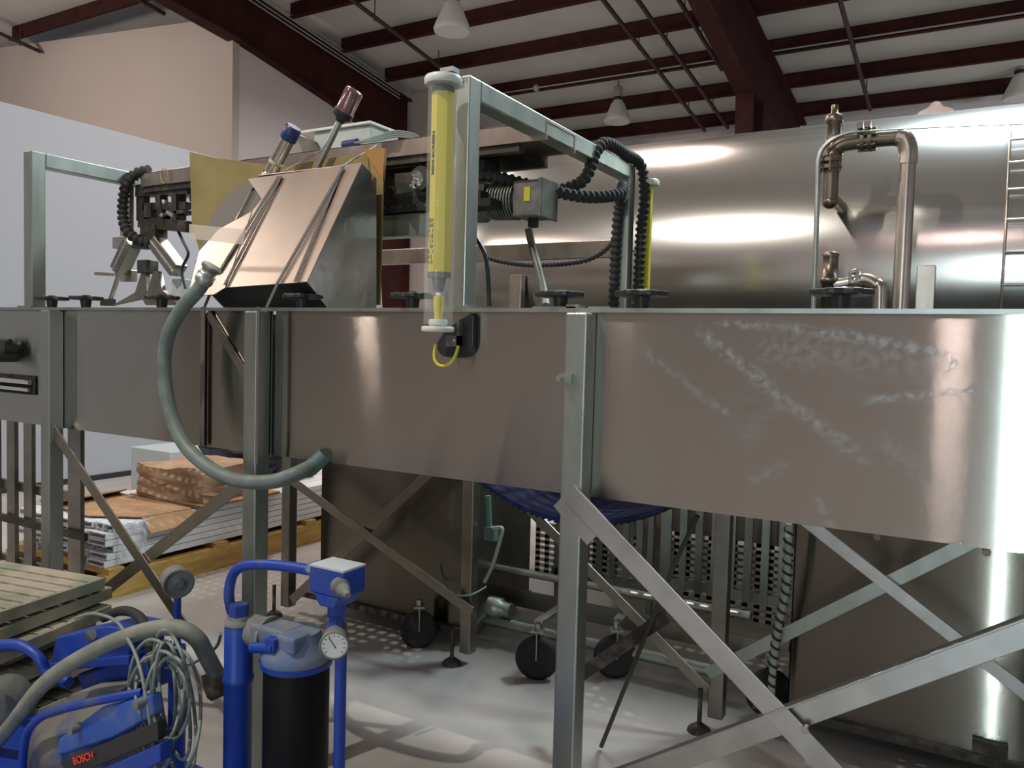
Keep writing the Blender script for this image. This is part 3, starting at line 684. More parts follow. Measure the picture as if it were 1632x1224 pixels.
# tie-down straps
s = MB()
for a, b in (((444, 281), (350, 432)), ((448, 281), (358, 454))):
    s.bar(sp_(*a, 1), sp_(*b, 1), .012, .002, V((0, -1, .5)))
s.bar(sp_(350, 432, 1), V((-1.343, -.014, 1.49)), .012, .002, V((0, -1, .2))); s.bar(V((-1.343, -.014, 1.502)), V((-1.343, -.014, SK)), .018, .002, V((0, -1, 0)))
tag(s.build('tie_down_strap', STRAP), 'dark webbing strap over the left part of the hood', 'strap', 'hood tie down straps')
s = MB(); s.bar(sp_(546, 268, 1), sp_(470, 449, 1), .012, .002, V((0, -1, .5))); s.bar(sp_(546, 268, 1.3), sp_(444, 448, 1), .012, .002, V((0, -1, .5)))
s.bar(sp_(444, 448, 1), V((-1.04, -.03, 1.50)), .012, .002, V((0, -1, .2))); s.bar(V((-1.04, -.062, 1.50)), V((-1.04, -.062, SK-.02)), .012, .002, V((0, -1, 0)))
tag(s.build('tie_down_strap', STRAP), 'dark webbing strap over the right part of the hood', 'strap', 'hood tie down straps')
s = MB(); s.tube([sp_(543, 266, 1.2), at(600, 232, 'y', .38)], .003, 6); s.tube([at(450, 275, 'y', .25), at(520, 235, 'y', .38)], .003, 6)
tag(s.build('cord', COND), 'thin pale cord stretched from the hood top to the carriage beam', 'cord')

# ------------------------------------------------------------------ things above the hood
cl = thing('capped_cylinder', 'steel air cylinder with a blue cap leaning above the hood', 'cylinder', tuple(at(430, 280, 'y', .2)))
a, b = at(428, 282, 'y', .27), at(464, 212, 'y', .27); d = b-a
MB().cyl(a, a+d*.86, .024, 20).build('barrel', PIPE, cl); MB().lathe(a+d*.84, d, [(0, .026), (.005, .029), (.045, .029), (.052, .024)], 20).build('blue_cap', BLUECAP, cl)
MB().lathe(a, d, [(0, .026), (.018, .026), (.018, .024)], 20).cyl(a-d*.12, a, .012, 12).build('end_fitting', CHROME, cl)
MB().lathe(a+d*.30, d, [(0, .025), (.012, .0252), (.012, .0248)], 20).build('yellowed_label', mat('aged_label', (.40, .36, .18), .6), cl)
bl = thing('signal_beacon', 'smoky red signal beacon with a black base on a leaning steel tube', 'lamp', tuple(at(500, 275, 'y', .3)))
a, b = at(497, 285, 'y', .31), at(543, 190, 'y', .31); d = b-a
MB().cyl(a, b, .0115, 14).build('tube', LEGST, bl)
MB().lathe(b, d, [(-.01, .014), (0, .018), (.008, .032), (.028, .034)], 24).build('beacon_base', BLACK, bl)
dn = d.normalized(); MB().lathe(b+dn*.028, d, [(0, .031), (.07, .031), (.078, .028), (.08, .010)], 24).build('beacon_lens', REDG, bl)
MB().cyl(b+dn*.028, b+dn*.08, .012, 12).build('beacon_bulb', CHROME, bl)
en = thing('electrical_enclosure', 'grey electrical box with an open pale lid above the carriage beam', 'box', tuple(at(540, 240, 'y', .5)))
Ye = .50
xa, xb_, xc = at(485, 210, 'y', Ye).x, at(590, 215, 'y', Ye).x, 0
MB().box(xa+.05, xb_, Ye, Ye+.16, 2.085, 2.175).build('box_body', GREY, en, .003)
MB().box(xa-.01, xb_+.008, Ye-.012, Ye+.175, 2.176, 2.186).build('lid', WHITE, en, .002)
MB().cyl(at(548, 232, 'y', .48), at(570, 228, 'y', .48), .016, 12).build('cable_gland', BLUECAP, en)
mb = MB(); mb.prism([at(470, 212, 'y', .44), at(500, 225, 'y', .44), at(520, 262, 'y', .44), at(490, 262, 'y', .44)], (0, .02, 0)); mb.build('side_bracket', MOTOR, en)
mb = MB()
for k in range(4): mb.tube(spline([at(565, 228, 'y', .46), at(600, 224-k*2, 'y', .47), at(630, 218-3*k, 'y', .49), at(660, 220-2*k, 'y', .52), at(672, 226, 'y', .55)], 8), .0035, 6)
tag(mb.build('cable_bundle', CABLE), 'thin grey cables spilling from the electrical box onto the beam', 'cable')

# grey flexible hose in front of the skirt
hh = thing('flexible_hose', 'grey green flexible hose looping from the hood down below the trough', 'hose', (-1.3, -.12, .98))
pts = [at(330, 438, 'y', -.10), at(316, 462, 'y', -.11), at(290, 492, 'y', -.115), at(268, 535, 'y', -.12), at(262, 585, 'y', -.12), at(270, 650, 'y', -.12), at(292, 705, 'y', -.12), at(330, 743, 'y', -.12), at(375, 765, 'y', -.12), at(430, 768, 'y', -.11), at(470, 756, 'y', -.09), at(497, 743, 'y', -.03)]
MB().tube(spline(pts, 8), .0215, 16).build('hose', HOSE, hh)
d = (pts[0]-pts[1]).normalized(); MB().lathe(pts[0]-d*.03, d, [(0, .024), (.01, .028), (.03, .028), (.03, .024), (.05, .024), (.05, .03), (.062, .03)], 20).build('hose_coupling', mat('dull_zinc', (.42, .46, .44), .4, .9), hh)
p = pts[-1]; MB().cyl(p+V((-.01, 0, -.01)), p+V((.02, .03, .03)), .024, 16).build('hose_end', mat('teal_fitting', (.07, .14, .14), .5), hh)

# ================================================================== TANK
tk = thing('steel_tank', 'huge horizontal stainless steel tank behind the trough', 'tank', (1.5, 2.86, .3))
TY, TZ, TR = 2.86, 1.80, .80; tx0 = -2.24
prof = [(0, .0), (.02, .25), (.07, .5), (.14, .68), (.22, .77), (.28, TR)] + [(.28+.4*k, TR) for k in range(1, 19)]
MB().lathe((tx0, TY, TZ), (1, 0, 0), prof, 96).build('shell', TANK, tk)
for px in (824, 1475):
    x = at(px, 460, 'y', 2.02).x; MB().box(x-.035, x+.035, 2.0, 2.05, .02, 1.78).build('saddle_post', PIPE, tk, .003)
    MB().prism([(x-.03, TY+TR*1.02*math.sin(a), TZ-TR*1.02*math.cos(a)) for a in [math.radians(k) for k in range(-62, 63, 4)]] + [(x-.03, TY+.75, .7), (x-.03, TY-.75, .7)], (.06, 0, 0)).build('saddle', DKST, tk)
MB().box(-1.25, 2.4, 2.95, 2.97, .02, 1.0).build('added_dark_panel', DKST, tk)  # dark panel added to cover the bright floor seen between the slats
for x in (-1.2, .3, 2.3): MB().box(x-.03, x+.03, 2.93, 2.99, 0, 1.02).build('base_leg', DKST, tk)

def on_tank(x, a, off=0): return V((x, TY-(TR+off)*math.cos(a), TZ+(TR+off)*math.sin(a)))
# thin rail tube near the crown
a0 = math.radians(66)
x = at(1487, 165, 'y', 2.6).x
lug = MB(); n = 12; lug.prism([V((x+.09*math.cos(math.pi*k/n)*(.5 if 2 < k < 10 else 1), 2.82, TZ+TR-.02+.095*math.sin(math.pi*k/n))) for k in range(n+1)], (0, .02, 0)); lug.build('lifting_lug', PIPE, tk)
# manway ladder strap at the right edge
ld = MB()
xa = .875
for k in range(8):
    a = math.radians(38-9*k); ld.tube([on_tank(xa, a, .03), on_tank(xa+.30, a, .03)], .006, 6)
ld.tube([on_tank(xa, math.radians(50-8*k), .03) for k in range(14)], 0.005, 8); ld.tube([on_tank(xa+.30, math.radians(50-8*k), .03) for k in range(14)], .007, 8)
ld.build('access_rungs', PIPE, tk)

# relief valve piping in front of the tank
pv = thing('relief_valve_piping', 'bronze relief valve with flanged elbows and a tall steel down pipe', 'pipework', tuple(at(1440, 490, 'y', 1.75)))
YV = 1.80
k_ = lambda x, y, Y=YV: at(x, y, 'y', Y)
def vertical(x0, y0, y1, prof_, name, m, Y=YV):
    a, b = k_(x0, y0, Y), k_(x0, y1, Y); b = V((a.x, a.y, b.z)); L_ = (b-a).length
    return MB().lathe(a, b-a, [(t*L_, r) for t, r in prof_], 20).build(name, m, pv)
vb = k_(1322, 262)
vertical(1327, 250, 168, [(0, .04), (.12, .04), (.2, .028), (.36, .030), (.62, .026), (.64, .034), (.8, .034), (.84, .016), (1, .014)], 'relief_valve', IRON)
MB().tube(spline([k_(1336, 182), k_(1341, 190), k_(1341, 205)], 6), .005, 8).build('test_lever', PIPE, pv)
el = [k_(1325, 275), k_(1327, 250), k_(1338, 232), k_(1360, 226), k_(1385, 224)]
MB().tube(spline(el, 8), .034, 18).build('elbow', IRON, pv)
def flange(px, py, d, m=IRON, r=.05, Y=YV):
    p = k_(px, py, Y); d = V(d); mb = MB(); mb.lathe(p-d*.022, d, [(0, r), (.014, r)], 24); mb.lathe(p+d*.006, d, [(0, r), (.014, r)], 24)
    sd, u, _ = frame_of(d)
    for j in range(6):
        a = j*math.pi/3+.3; q_ = p+(sd*math.cos(a)+u*math.sin(a))*r*.82; mb.cyl(q_-d*.034, q_+d*.034, .0075, 6)
    return mb.build('flange', m, pv)
flange(1382, 222, (1, 0, 0)); flange(1322, 262, (0, 0, 1))
MB().tube([k_(1385, 223), k_(1435, 219)], .031, 18).build('top_pipe', IRON, pv)
c0 = k_(1443, 222); bot = k_(1432, 492); dn_ = V((c0.x+.01, YV, 1.0))
MB().tube(spline([k_(1430, 219), k_(1441, 222), V((c0.x+.012, YV, k_(1443, 240).z)), V((c0.x+.012, YV, k_(1443, 262).z))], 6), .036, 18).build('top_elbow', PIPE, pv)
MB().tube([V((c0.x+.012, YV, k_(1443, 250).z)), V((c0.x+.012, YV, .9))], .031, 20).build('down_pipe', PIPE, pv)
MB().cyl((k_(1325, 275).x, YV, k_(1325, 270).z), (k_(1325, 275).x, YV, k_(1325, 318).z), .030, 18).ball((k_(1325, 275).x, YV, k_(1325, 322).z), .031, (1, 1, .9)).build('inlet_stub', IRON, pv)
MB().tube([V((k_(1325, 275).x, YV+.0, k_(1325, 312).z)), V((k_(1325, 275).x, 2.2, k_(1325, 312).z))], .026, 16).build('inlet_pipe', IRON, pv)
# thin sensing tube
st = spline([k_(1632, 198, 1.74), k_(1500, 203, 1.74), k_(1400, 208, 1.74), k_(1352, 212, 1.74), k_(1322, 226, 1.74), k_(1306, 250, 1.74), k_(1303, 300, 1.74), k_(1300, 400, 1.74), k_(1296, 500, 1.74)], 8)
MB().tube(st[:17], .003, 6).tube(st[16:], [.004+.006*min(1, i/20) for i in range(len(st[16:]))], 10).build('sensing_tube', LEGST, pv)
MB().box(*sorted((k_(1368, 210).x, k_(1378, 210).x)), YV-.06, YV-.03, k_(1370, 210).z, k_(1370, 200).z).box(*sorted((k_(1380, 210).x, k_(1390, 210).x)), YV-.06, YV-.03, k_(1370, 210).z, k_(1370, 200).z).build('pipe_clip', CHROME, pv)

lv = thing('drain_valve_piping', 'bronze valve and curved steel pipe low behind the handwheel on the right', 'pipework', tuple(at(1400, 492, 'y', 1.6)))
YL = 1.6; m_ = lambda x, y: at(x, y, 'y', YL)
a = m_(1320, 500); b = m_(1320, 402)
MB().lathe((a.x, YL, 1.0), (0, 0, 1), [(0, .03), (b.z-1.12, .03), (b.z-1.12, .036), (b.z-1.10, .036), (b.z-1.10, .03), (b.z-1.02, .028), (b.z-1.01, .033), (b.z-1.0, .02)], 20).build('valve_body', IRON, lv)
MB().tube(spline([m_(1330, 455), m_(1350, 452), m_(1378, 446), m_(1396, 455), m_(1402, 470), V((m_(1402, 470).x, YL, 1.3)), V((m_(1402, 470).x, YL, 1.0))], 8), .026, 18).build('curved_pipe', PIPE, lv)
p = m_(1362, 449); mb = MB()
for dx_ in (-.012, .012): mb.lathe(p+V((dx_-.007, 0, 0)), (1, 0, 0), [(0, .040), (.014, .040)], 20)
mb.ball(p+V((0, -.03, .035)), .012); mb.build('pipe_union', CHROME, lv)

# ================================================================== UNDER THE TROUGH
# wheeled stainless bins with tall side panels
def bin_(x0, x1, y0, y1, z1, label, wheels):
    t = thing('wheeled_bin', label, 'bin', ((x0+x1)/2, (y0+y1)/2, 0), 'wheeled stainless bins under the trough')
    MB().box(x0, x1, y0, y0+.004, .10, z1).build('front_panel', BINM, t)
    MB().box(x0, x1, y1-.004, y1, .10, z1).box(x0, x0+.004, y0, y1, .10, z1).box(x1-.004, x1, y0, y1, .10, z1).box(x0, x1, y0, y1, .10, .104).build('bin_body', DKST, t)
    mb = MB()
    for y in (y0-.012, y1+.012): mb.bar((x0-.12, y, .09), (x1, y, .09), .03, .03)
    for x in (x0+.02, x1-.02): mb.bar((x, y0, .09), (x, y1, .09), .03, .03)
    mb.build('base_rail', MECH, t)
    for (x, y) in wheels: caster(x, y, .055, .07, t)
    return t
def caster(x, y, r, top, parent, fork=True, yaw=.5):
    top = r+.025
    d = V((math.cos(yaw+math.pi/2), math.sin(yaw+math.pi/2), 0))
    mb = MB(); mb.lathe(V((x, y, r))-d*.018, d, [(0, r*.82), (.006, r), (.030, r), (.036, r*.82)], 28); wo = mb.build('caster_wheel', RUBBER, parent)
    f = MB()
    for sgn in (-1, 1): f.bar(V((x, y, r))+d*.024*sgn, V((x, y, top+r))+d*.024*sgn, .004, .026, d)
    f.bar(V((x, y, top+r))-d*.03, V((x, y, top+r))+d*.03, .05, .006); f.cyl((x, y, top+r), (x, y, top+r+.03), .014, 10); f.build('caster_fork', LEGST, parent)
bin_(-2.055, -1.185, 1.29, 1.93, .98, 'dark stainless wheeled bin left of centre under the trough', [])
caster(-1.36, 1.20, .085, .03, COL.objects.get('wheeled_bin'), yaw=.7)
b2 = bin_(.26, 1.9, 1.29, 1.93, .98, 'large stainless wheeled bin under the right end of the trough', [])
MB().box(.85, .95, 1.25, 1.272, .12, .16).build('latch_handle', MECH, b2)
for px, py in ((1398, 855), (1532, 877), (1572, 880)):
    p = at(px, py, 'y', 1.28); MB().cyl((p.x, 1.27, p.z), (p.x, 1.29, p.z), .013, 8).build('bolt', IRON, b2)
# low wheeled frame between the bins
fr = thing('wheeled_pipe_frame', 'low steel pipe frame on black casters between the two bins', 'frame', (-.45, 1.6, 0))
Y1 = 1.5; g = lambda x, y, Y=Y1: at(x, y, 'y', Y)
def hz_pipe(px0, px1, py, r, nm, m, Y=Y1):
    a = g(px0, py, Y); bx = g(px1, py, Y).x
    return MB().cyl((a.x, Y, a.z), (bx, Y, a.z), r, 16).build(nm, m, fr)
hz_pipe(785, 1200, 903, .018, 'upper_rail', LEGST, 1.55)
hz_pipe(770, 1200, 985, .026, 'lower_rail', LEGST, 1.45)
a = g(767, 935, 1.6); MB().box(a.x, .1, 1.6, 1.62, a.z-.06, a.z+.02).build('side_plate', DKST, fr)
e = g(775, 965, 1.45); MB().tube(spline([e+V((-.12, 0, -.16)), e+V((-.08, 0, -.12)), e+V((-.02, 0, -.05)), e+V((.03, 0, .0)), e+V((.10, 0, .0))], 6), .034, 16).lathe(e+V((.02, 0, 0)), (1, 0, 0), [(0, .05), (.06, .05), (.07, .036), (.12, .036)], 20).build('pipe_elbow', LEGST, fr)
caster(-.74, 1.20, .092, .05, fr, yaw=.35); caster(-.47, 1.40, .092, .05, fr, yaw=.6); caster(.17, 1.40, .092, .05, fr, yaw=.6)
for x, y in ((-.74, 1.20), (-.47, 1.42), (.17, 1.42)): MB().bar((x, y, .245), (x, 1.47, .250), .04, .012).build('caster_arm', LEGST, fr)
# slatted racks behind
def slats(x0, x1, y, z0, z1, sp, wd, label, m=LEGST):
    t = thing('slatted_rack', label, 'rack', ((x0+x1)/2, y, 0), 'slatted steel racks')
    x = x0
    while x < x1: MB().box(x, x+wd, y, y+.012, z0, z1).build('slat', m, t); x += sp
    for zz in (z0+.03, z1-.06): MB().bar((x0-.04, y+.02, zz), (x1+.03, y+.02, zz), .03, .04).build('cross_rail', m, t)
    for x in (x0-.02, x1): MB().box(x, x+.03, y+.005, y+.035, 0, z1).build('leg', m, t)
    return t
slats(-1.13, -.62, 2.15, .14, 1.02, .075, .034, 'slatted steel rack standing behind the pipe frame, left one')
slats(-.52, .28, 2.12, .20, 1.02, .080, .036, 'slatted steel rack standing behind the pipe frame, right one')
def perf(x0, x1, y, z0, z1, label):  # upright holed panel standing in for dotted light on the floor
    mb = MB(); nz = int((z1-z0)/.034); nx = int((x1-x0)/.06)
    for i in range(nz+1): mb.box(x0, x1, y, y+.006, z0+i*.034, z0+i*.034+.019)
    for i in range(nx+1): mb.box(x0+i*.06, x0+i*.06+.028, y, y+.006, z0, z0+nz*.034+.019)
    tag(mb.build('dotted_light_panel', WPERF), label, 'stand-in panel', 'white perforated stand-ins for dotted floor light')
perf(-1.35, -.72, 2.30, .10, .40, 'white perforated panel added for dotted floor light behind the left slatted rack')
perf(-.58, .32, 2.28, .06, .44, 'white perforated panel added for dotted floor light behind the right slatted rack')
# dangling hose with spiral, behind the right part
hs = MB(); P5 = [at(1258, 835, 'y', 1.05), at(1255, 890, 'y', 1.05), at(1252, 940, 'y', 1.06), at(1240, 1000, 'y', 1.08), at(1232, 1060, 'y', 1.1), at(1228, 1130, 'y', 1.1)]
t = thing('striped_hose', 'grey hose wound with a black spiral hanging under the trough near the right bin', 'hose', tuple(P5[-1]))
MB().tube(spline(P5, 8), .013, 12).build('hose', LEGST if False else mat('pale_hose', (.36, .38, .33), .5), t); spiral(MB(), P5, .0135, .035, .005).build('spiral_wrap', BLACK, t)
tag(MB().tube(spline([at(1112, 822, 'y', .7), at(1075, 900, 'y', .72), at(1030, 1010, 'y', .78), at(990, 1110, 'y', .8), at(958, 1190, 'y', .8)], 8), .008, 8).build('hanging_cable', mat('dark_cable', (.05, .055, .04), .6)), 'dark cable slanting down beneath the trough behind the middle leg', 'cable')
# teal valve and white pigtail beside the rear leg
vv = thing('wash_valve', 'small teal valve with a white pigtail hose beside the rear leg', 'valve', tuple(at(780, 940, 'y', 1.25)))
MB().cyl(at(778, 790, 'y', 1.25), at(780, 860, 'y', 1.25), .013, 12).cbox(at(783, 850, 'y', 1.25), (.05, .04, .06)).build('valve_body', mat('teal_valve', (.10, .18, .16), .5), vv)
MB().tube(spline([at(786, 842, 'y', 1.23), at(800, 842, 'y', 1.23), at(797, 860, 'y', 1.23), at(785, 900, 'y', 1.22), at(772, 928, 'y', 1.22)], 8), .008, 10).build('pigtail_hose', WHITE if False else mat('grey_white_hose', (.42, .45, .42), .5), vv)
tag(MB().tube(spline([at(690, 905, 'y', 1.26), at(705, 930, 'y', 1.26), at(722, 947, 'y', 1.1), at(750, 948, 'y', 1.1), at(775, 935, 'y', 1.2)], 8), .004, 6).build('thin_cable', CABLE), 'thin grey cable looping past the rear leg of the trough', 'cable')

# ================================================================== LEFT BACKGROUND
# pallet of white profiles
pa = thing('timber_skid', 'long yellow timber skid carrying the white plastic profiles', 'pallet', (-3.6, 2.6, 0))
for x in (-3.14, -3.62, -4.02): MB().box(x-.04, x+.04, .80, 5.2, .0, .13).build('runner', WOODY, pa)
for y in (.86, 1.55, 2.3, 3.2, 4.2, 5.0): MB().box(-4.06, -3.10, y-.045, y+.045, .13, .16).build('crosspiece', WOODY, pa)
k = 0
for lay in range(6):
    for col in range(5):
        x = -3.96+col*.165; z = .162+lay*.037; sh_ = .84+.03*math.sin(lay*2+col); o = MB()
        o.box(x, x+.155, .84+.03*math.sin(lay*2+col), 5.1, z, z+.006); o.box(x, x+.155, .84+.03*math.sin(lay*2+col), 5.1, z+.026, z+.034)
        o.box(x, x+.008, .84+.03*math.sin(lay*2+col), 5.1, z+.006, z+.026); o.box(x+.149, x+.1575, sh_, 5.1, z+.001, z+.033); o.box(x+.074, x+.08, .86, 5.1, z+.006, z+.026)
        nm = ['lowest', 'second', 'third', 'fourth', 'fifth', 'topmost'][lay]; cn = ['far side', 'inner far side', 'middle', 'inner near side', 'near side'][col]
        tag(o.build('plastic_profile', PLW), f'white plastic profile on the timber skid, {nm} layer, {cn} column', 'profile', 'white plastic profiles stacked on the skid')
ztop = .162+6*.037
def crumpled(x0, x1, y0, y1, z0, z1, seed, name, m, label, catg, amp=.02, rot=0):
    rnd = random.Random(seed); bm = bmesh.new(); bmesh.ops.create_cube(bm, size=1)
    bmesh.ops.subdivide_edges(bm, edges=bm.edges, cuts=5, use_grid_fill=True)
    for v in bm.verts:
        a = v.co.copy(); v.co = V(((x0+x1)/2+a.x*(x1-x0), (y0+y1)/2+a.y*(y1-y0), (z0+z1)/2+a.z*(z1-z0)))
        if a.z > -.49: v.co += V((rnd.uniform(-1, 1), rnd.uniform(-1, 1), rnd.uniform(-1, .6)))*amp
    if rot: bmesh.ops.rotate(bm, verts=bm.verts, cent=((x0+x1)/2, (y0+y1)/2, z0), matrix=Matrix.Rotation(rot, 3, 'Z'))
    me = bpy.data.meshes.new(name); bm.to_mesh(me); bm.free(); me.materials.append(m)
    o = bpy.data.objects.new(name, me); COL.objects.link(o); return tag(o, label, catg)
crumpled(-3.72, -3.18, 1.42, 1.92, ztop+.02, ztop+.22, 1, 'wrapped_parcel', PAPER, 'brown parcel in shiny film lying on the white profiles', 'parcel', .016, .12)
crumpled(-3.78, -3.11, 1.40, 2.02, ztop+.001, ztop+.02, 2, 'cardboard_layer', CARD, 'flat cardboard layer under the brown parcel', 'cardboard', .004)
c = MB(); c.prism([(-3.98, .95, ztop+.012), (-3.42, .90, ztop+.004), (-3.16, 1.05, ztop+.006), (-3.14, 1.36, ztop+.006), (-3.85, 1.38, ztop+.012)], (0, 0, .006)); c.prism([(-3.98, .95, ztop+.018), (-3.70, .93, ztop+.05), (-3.75, 1.36, ztop+.05), (-3.85, 1.38, ztop+.018)], (0, 0, .005))
c.prism([(-3.16, 1.05, ztop+.006), (-3.14, 1.36, ztop+.006), (-3.085, 1.36, ztop-.06), (-3.085, 1.05, ztop-.07)], (0.004, 0, 0)); 
tag(c.build('cardboard_flap', CARD), 'creased open cardboard flap draped over the near end of the white profiles', 'cardboard')
crumpled(-3.125, -3.10, .9, 1.04, ztop-.2, ztop+.0, 5, 'film_wrap', WRAP, 'clear stretch film hanging on the side of the white profiles', 'film', .012)
# dark bag on a grey crate
tag(MB().box(-5.3, -4.8, 2.45, 2.95, 0, .46).build('grey_crate', GREY, None, .01), 'grey crate standing on the floor near the white partition wall', 'crate')
crumpled(-3.98, -3.42, 2.10, 2.65, ztop+.001, ztop+.27, 9, 'dark_bag', NAVY, 'dark navy bag lying on the white profiles behind the brown parcel', 'bag', .03)
# slatted rack at the far left
rk = thing('slatted_rack', 'dark steel rack with vertical flats at the far left under the trough', 'rack', (-3.2, .7, 0))
Yr = .45
for px, wd in ((-10, .07), (17, .07), (44, .07), (118, .10)):
    p = at(px, 760, 'y', Yr); MB().box(p.x-wd/2, p.x+wd/2, Yr, Yr+.02, 0.02, 1.04).build('upright', DKST, rk)
a, b = at(-20, 800, 'y', Yr-.01), at(138, 790, 'y', Yr-.01)
MB().bar((a.x-.3, Yr-.012, .47), (b.x, Yr-.012, .47), .02, .035).build('cross_rail', MECH, rk)
MB().bar((a.x-.3, Yr+.03, .63), (b.x-.1, Yr+.03, .63), .02, .045).bar((a.x-.3, Yr+.03, .25), (b.x-.1, Yr+.03, .25), .02, .03).build('rear_rail', DKST, rk)

# stack of gratings at the left foreground
def grating(zc, dx, dy, rz, label, i):
    mb = MB(); Lx, Ly = 1.3, .62; M = Matrix.Rotation(rz, 3, 'Z'); c = V((-2.20+dx, -.60+dy, zc))
    n = 11
    for a in range(n): mb.cbox(c+M @ V((0, -Ly/2+Ly*(a+.5)/n, 0)), (Lx, Ly/n*.80, .016), M)
    m = 16
    for a in range(m): mb.cbox(c+M @ V((-Lx/2+Lx*(a+.5)/m, 0, -.002)), (.03, Ly, .012), M)
    mb.cbox(c+M @ V((0, Ly/2, -.01)), (Lx, .012, .034), M); mb.cbox(c+M @ V((0, -Ly/2, -.01)), (Lx, .012, .034), M)
    mb.cbox(c+M @ V((Lx/2, 0, -.01)), (.012, Ly, .034), M); mb.cbox(c+M @ V((-Lx/2, 0, -.01)), (.012, Ly, .034), M)
    tag(mb.build('floor_grating', GRATE), label, 'grating', 'stack of pale greenish floor gratings')
names = ['bottom', 'second from the bottom', 'third from the bottom', 'fourth from the bottom', 'middle', 'sixth from the bottom', 'third from the top', 'second from the top', 'topmost']
for i in range(9):
    grating(.235+.046*i, .04*math.sin(i*2.3), .03*math.cos(i*1.7), .22+.05*math.sin(i*1.3), f'pale greenish floor grating, {names[i]} in the stack beside the blue pump', i)
pt = thing('wooden_pallet', 'wooden pallet under the stack of pale greenish gratings', 'pallet', (-2.2, -.6, 0))
for y in (-.86, -.60, -.34): MB().box(-2.82, -1.58, y-.04, y+.04, .0, .17).build('runner', WOODY, pt)
for x in (-2.72, -2.42, -2.12, -1.82, -1.64): MB().box(x-.05, x+.05, -.91, -.29, .17, .192).build('deck_board', WOODY, pt)

# ================================================================== BLUE FILTER PUMP
PY = -.55
def b_(x, y, Y=PY): return at(x, y, 'y', Y)
pu = thing('filter_pump_cart', 'blue oil filter pump cart with a black canister and gauge in the foreground', 'pump', (-.6, -.6, 0))
MB().box(-1.45, -.18, -.85, -.42, .30, .33).bar((-1.45, -.85, .29), (-.18, -.85, .29), .04, .04).bar((-1.45, -.42, .29), (-.18, -.42, .29), .04, .04).build('deck', BLUE, pu)
for x in (-1.35, -.3):
    for y in (-.87, -.40):
        MB().lathe(V((x, y-.03, .12)), (0, 1, 0), [(0, .10), (.008, .12), (.052, .12), (.06, .10)], 28).build('wheel', RUBBER, pu)
        MB().bar((x, y, .12), (x, y, .30), .03, .03, V((0, 1, 0))).build('wheel_bracket', BLUE, pu)
# strainer column
cx = -.553
MB().lathe((cx, PY, .33), (0, 0, 1), [(0, .030), (.33, .030), (.335, .033), (.345, .033), (.35, .030), (.455, .030), (.46, .026), (.463, .026)], 28).build('strainer_tube', BLUE, pu)
MB().lathe((cx, PY, .79), (0, 0, 1), [(0, .030), (.008, .030), (.010, .024), (.018, .024)], 26).build('tube_collar', DUST, pu)
MB().lathe((cx, PY, .806), (0, 0, 1), [(0, .021), (.028, .021)], 6, False).build('hex_plug', BLUE, pu)
# curved delivery pipe
zt = b_(420, 903).z
cp = [b_(368, 1020), b_(366, 960), b_(368, 925), b_(380, 906), b_(405, 900), b_(440, 901), b_(480, 906), b_(503, 911)]
cp[0] = V((cp[1].x, PY+.03, cp[0].z)); MB().tube(spline(cp, 8), .0112, 14).build('delivery_pipe', BLUE, pu)
hb = b_(538, 922)
MB().cbox(hb, (.088, .065, .052)).prism([hb+V((-.035, -.032, -.026)), hb+V((.035, -.032, -.026)), hb+V((.02, -.032, -.05)), hb+V((-.018, -.032, -.05))], (0, .064, 0)).build('valve_block', BLUE, pu, .003)
MB().cbox(hb+V((0, 0, .0275)), (.088, .066, .004)).build('block_cover', mat('pale_block_top', (.42, .46, .50), .7), pu)  # thin slab on top of the block, paler than the block
MB().lathe(hb+V((-.075, 0, .008)), (1, 0, 0), [(0, .013), (.012, .02), (.03, .02), (.034, .014)], 6, False).build('pipe_nut', DUSTY, pu)
MB().lathe(hb+V((.03, -.03, .0)), V((.85, -.45, -.12)), [(0, .017), (.014, .017), (.014, .013), (.03, .013), (.034, .008), (.052, .006)], 18).build('bleed_nozzle', DUST, pu)
MB().lathe(hb+V((.0, 0, -.125)), (0, 0, 1), [(0, .019), (.03, .019), (.034, .016), (.05, .016), (.052, .019), (.08, .019)], 20).build('union_fitting', BLUE, pu)
# filter head and canister
fx, fy = -.40, -.53; hz_ = b_(470, 1062).z
MB().lathe((fx, fy, .36), (0, 0, 1), [(0, .060), (.02, .068), (hz_-.36, .068), (hz_-.35, .066)], 40).build('filter_canister', mat('gloss_black_can', (.004, .004, .005), .5, spec=.2), pu)
MB().lathe((fx, fy, hz_+.006), (0, 0, 1), [(0, .072), (.012, .074), (.022, .070), (.045, .052), (.062, .048)], 36).build('filter_head', DUSTY, pu)
MB().lathe((fx, fy, hz_-.004), (0, 0, 1), [(0, .0735), (.012, .0755)], 36).build('head_ring', BLUE, pu)
MB().cbox((fx-.055, fy, hz_+.045), (.10, .07, .05)).cbox((fx+.02, fy-.03, hz_+.055), (.05, .05, .035)).build('head_block', DUSTY, pu, .006)
MB().cyl((fx-.075, fy-.052, hz_+.03), (fx+.0, fy-.060, hz_+.048), .012, 8).cbox((fx-.01, fy-.058, hz_+.052), (.026, .02, .03)).build('head_rib', BLUE, pu, .003)
MB().lathe((fx-.135, fy, hz_+.04), (1, 0, 0), [(0, .034), (.05, .034), (.05, .040), (.058, .040)], 24).build('port_flange', DUST, pu)
gp = b_(533, 1026, -.585); gd = V((.62, -.78, -.05)).normalized()
ga = MB().lathe(gp-gd*.03, gd, [(0, .010), (.002, .026), (.03, .027), (.034, .0285), (.040, .0285), (.040, .025), (.037, .025)], 30).build('pressure_gauge', DUST, pu)
MB().lathe(gp+gd*.0075, gd, [(0, .0248), (.0008, .0248)], 30).build('gauge_dial', mat('dial_white', (.72, .76, .74), .4), ga)
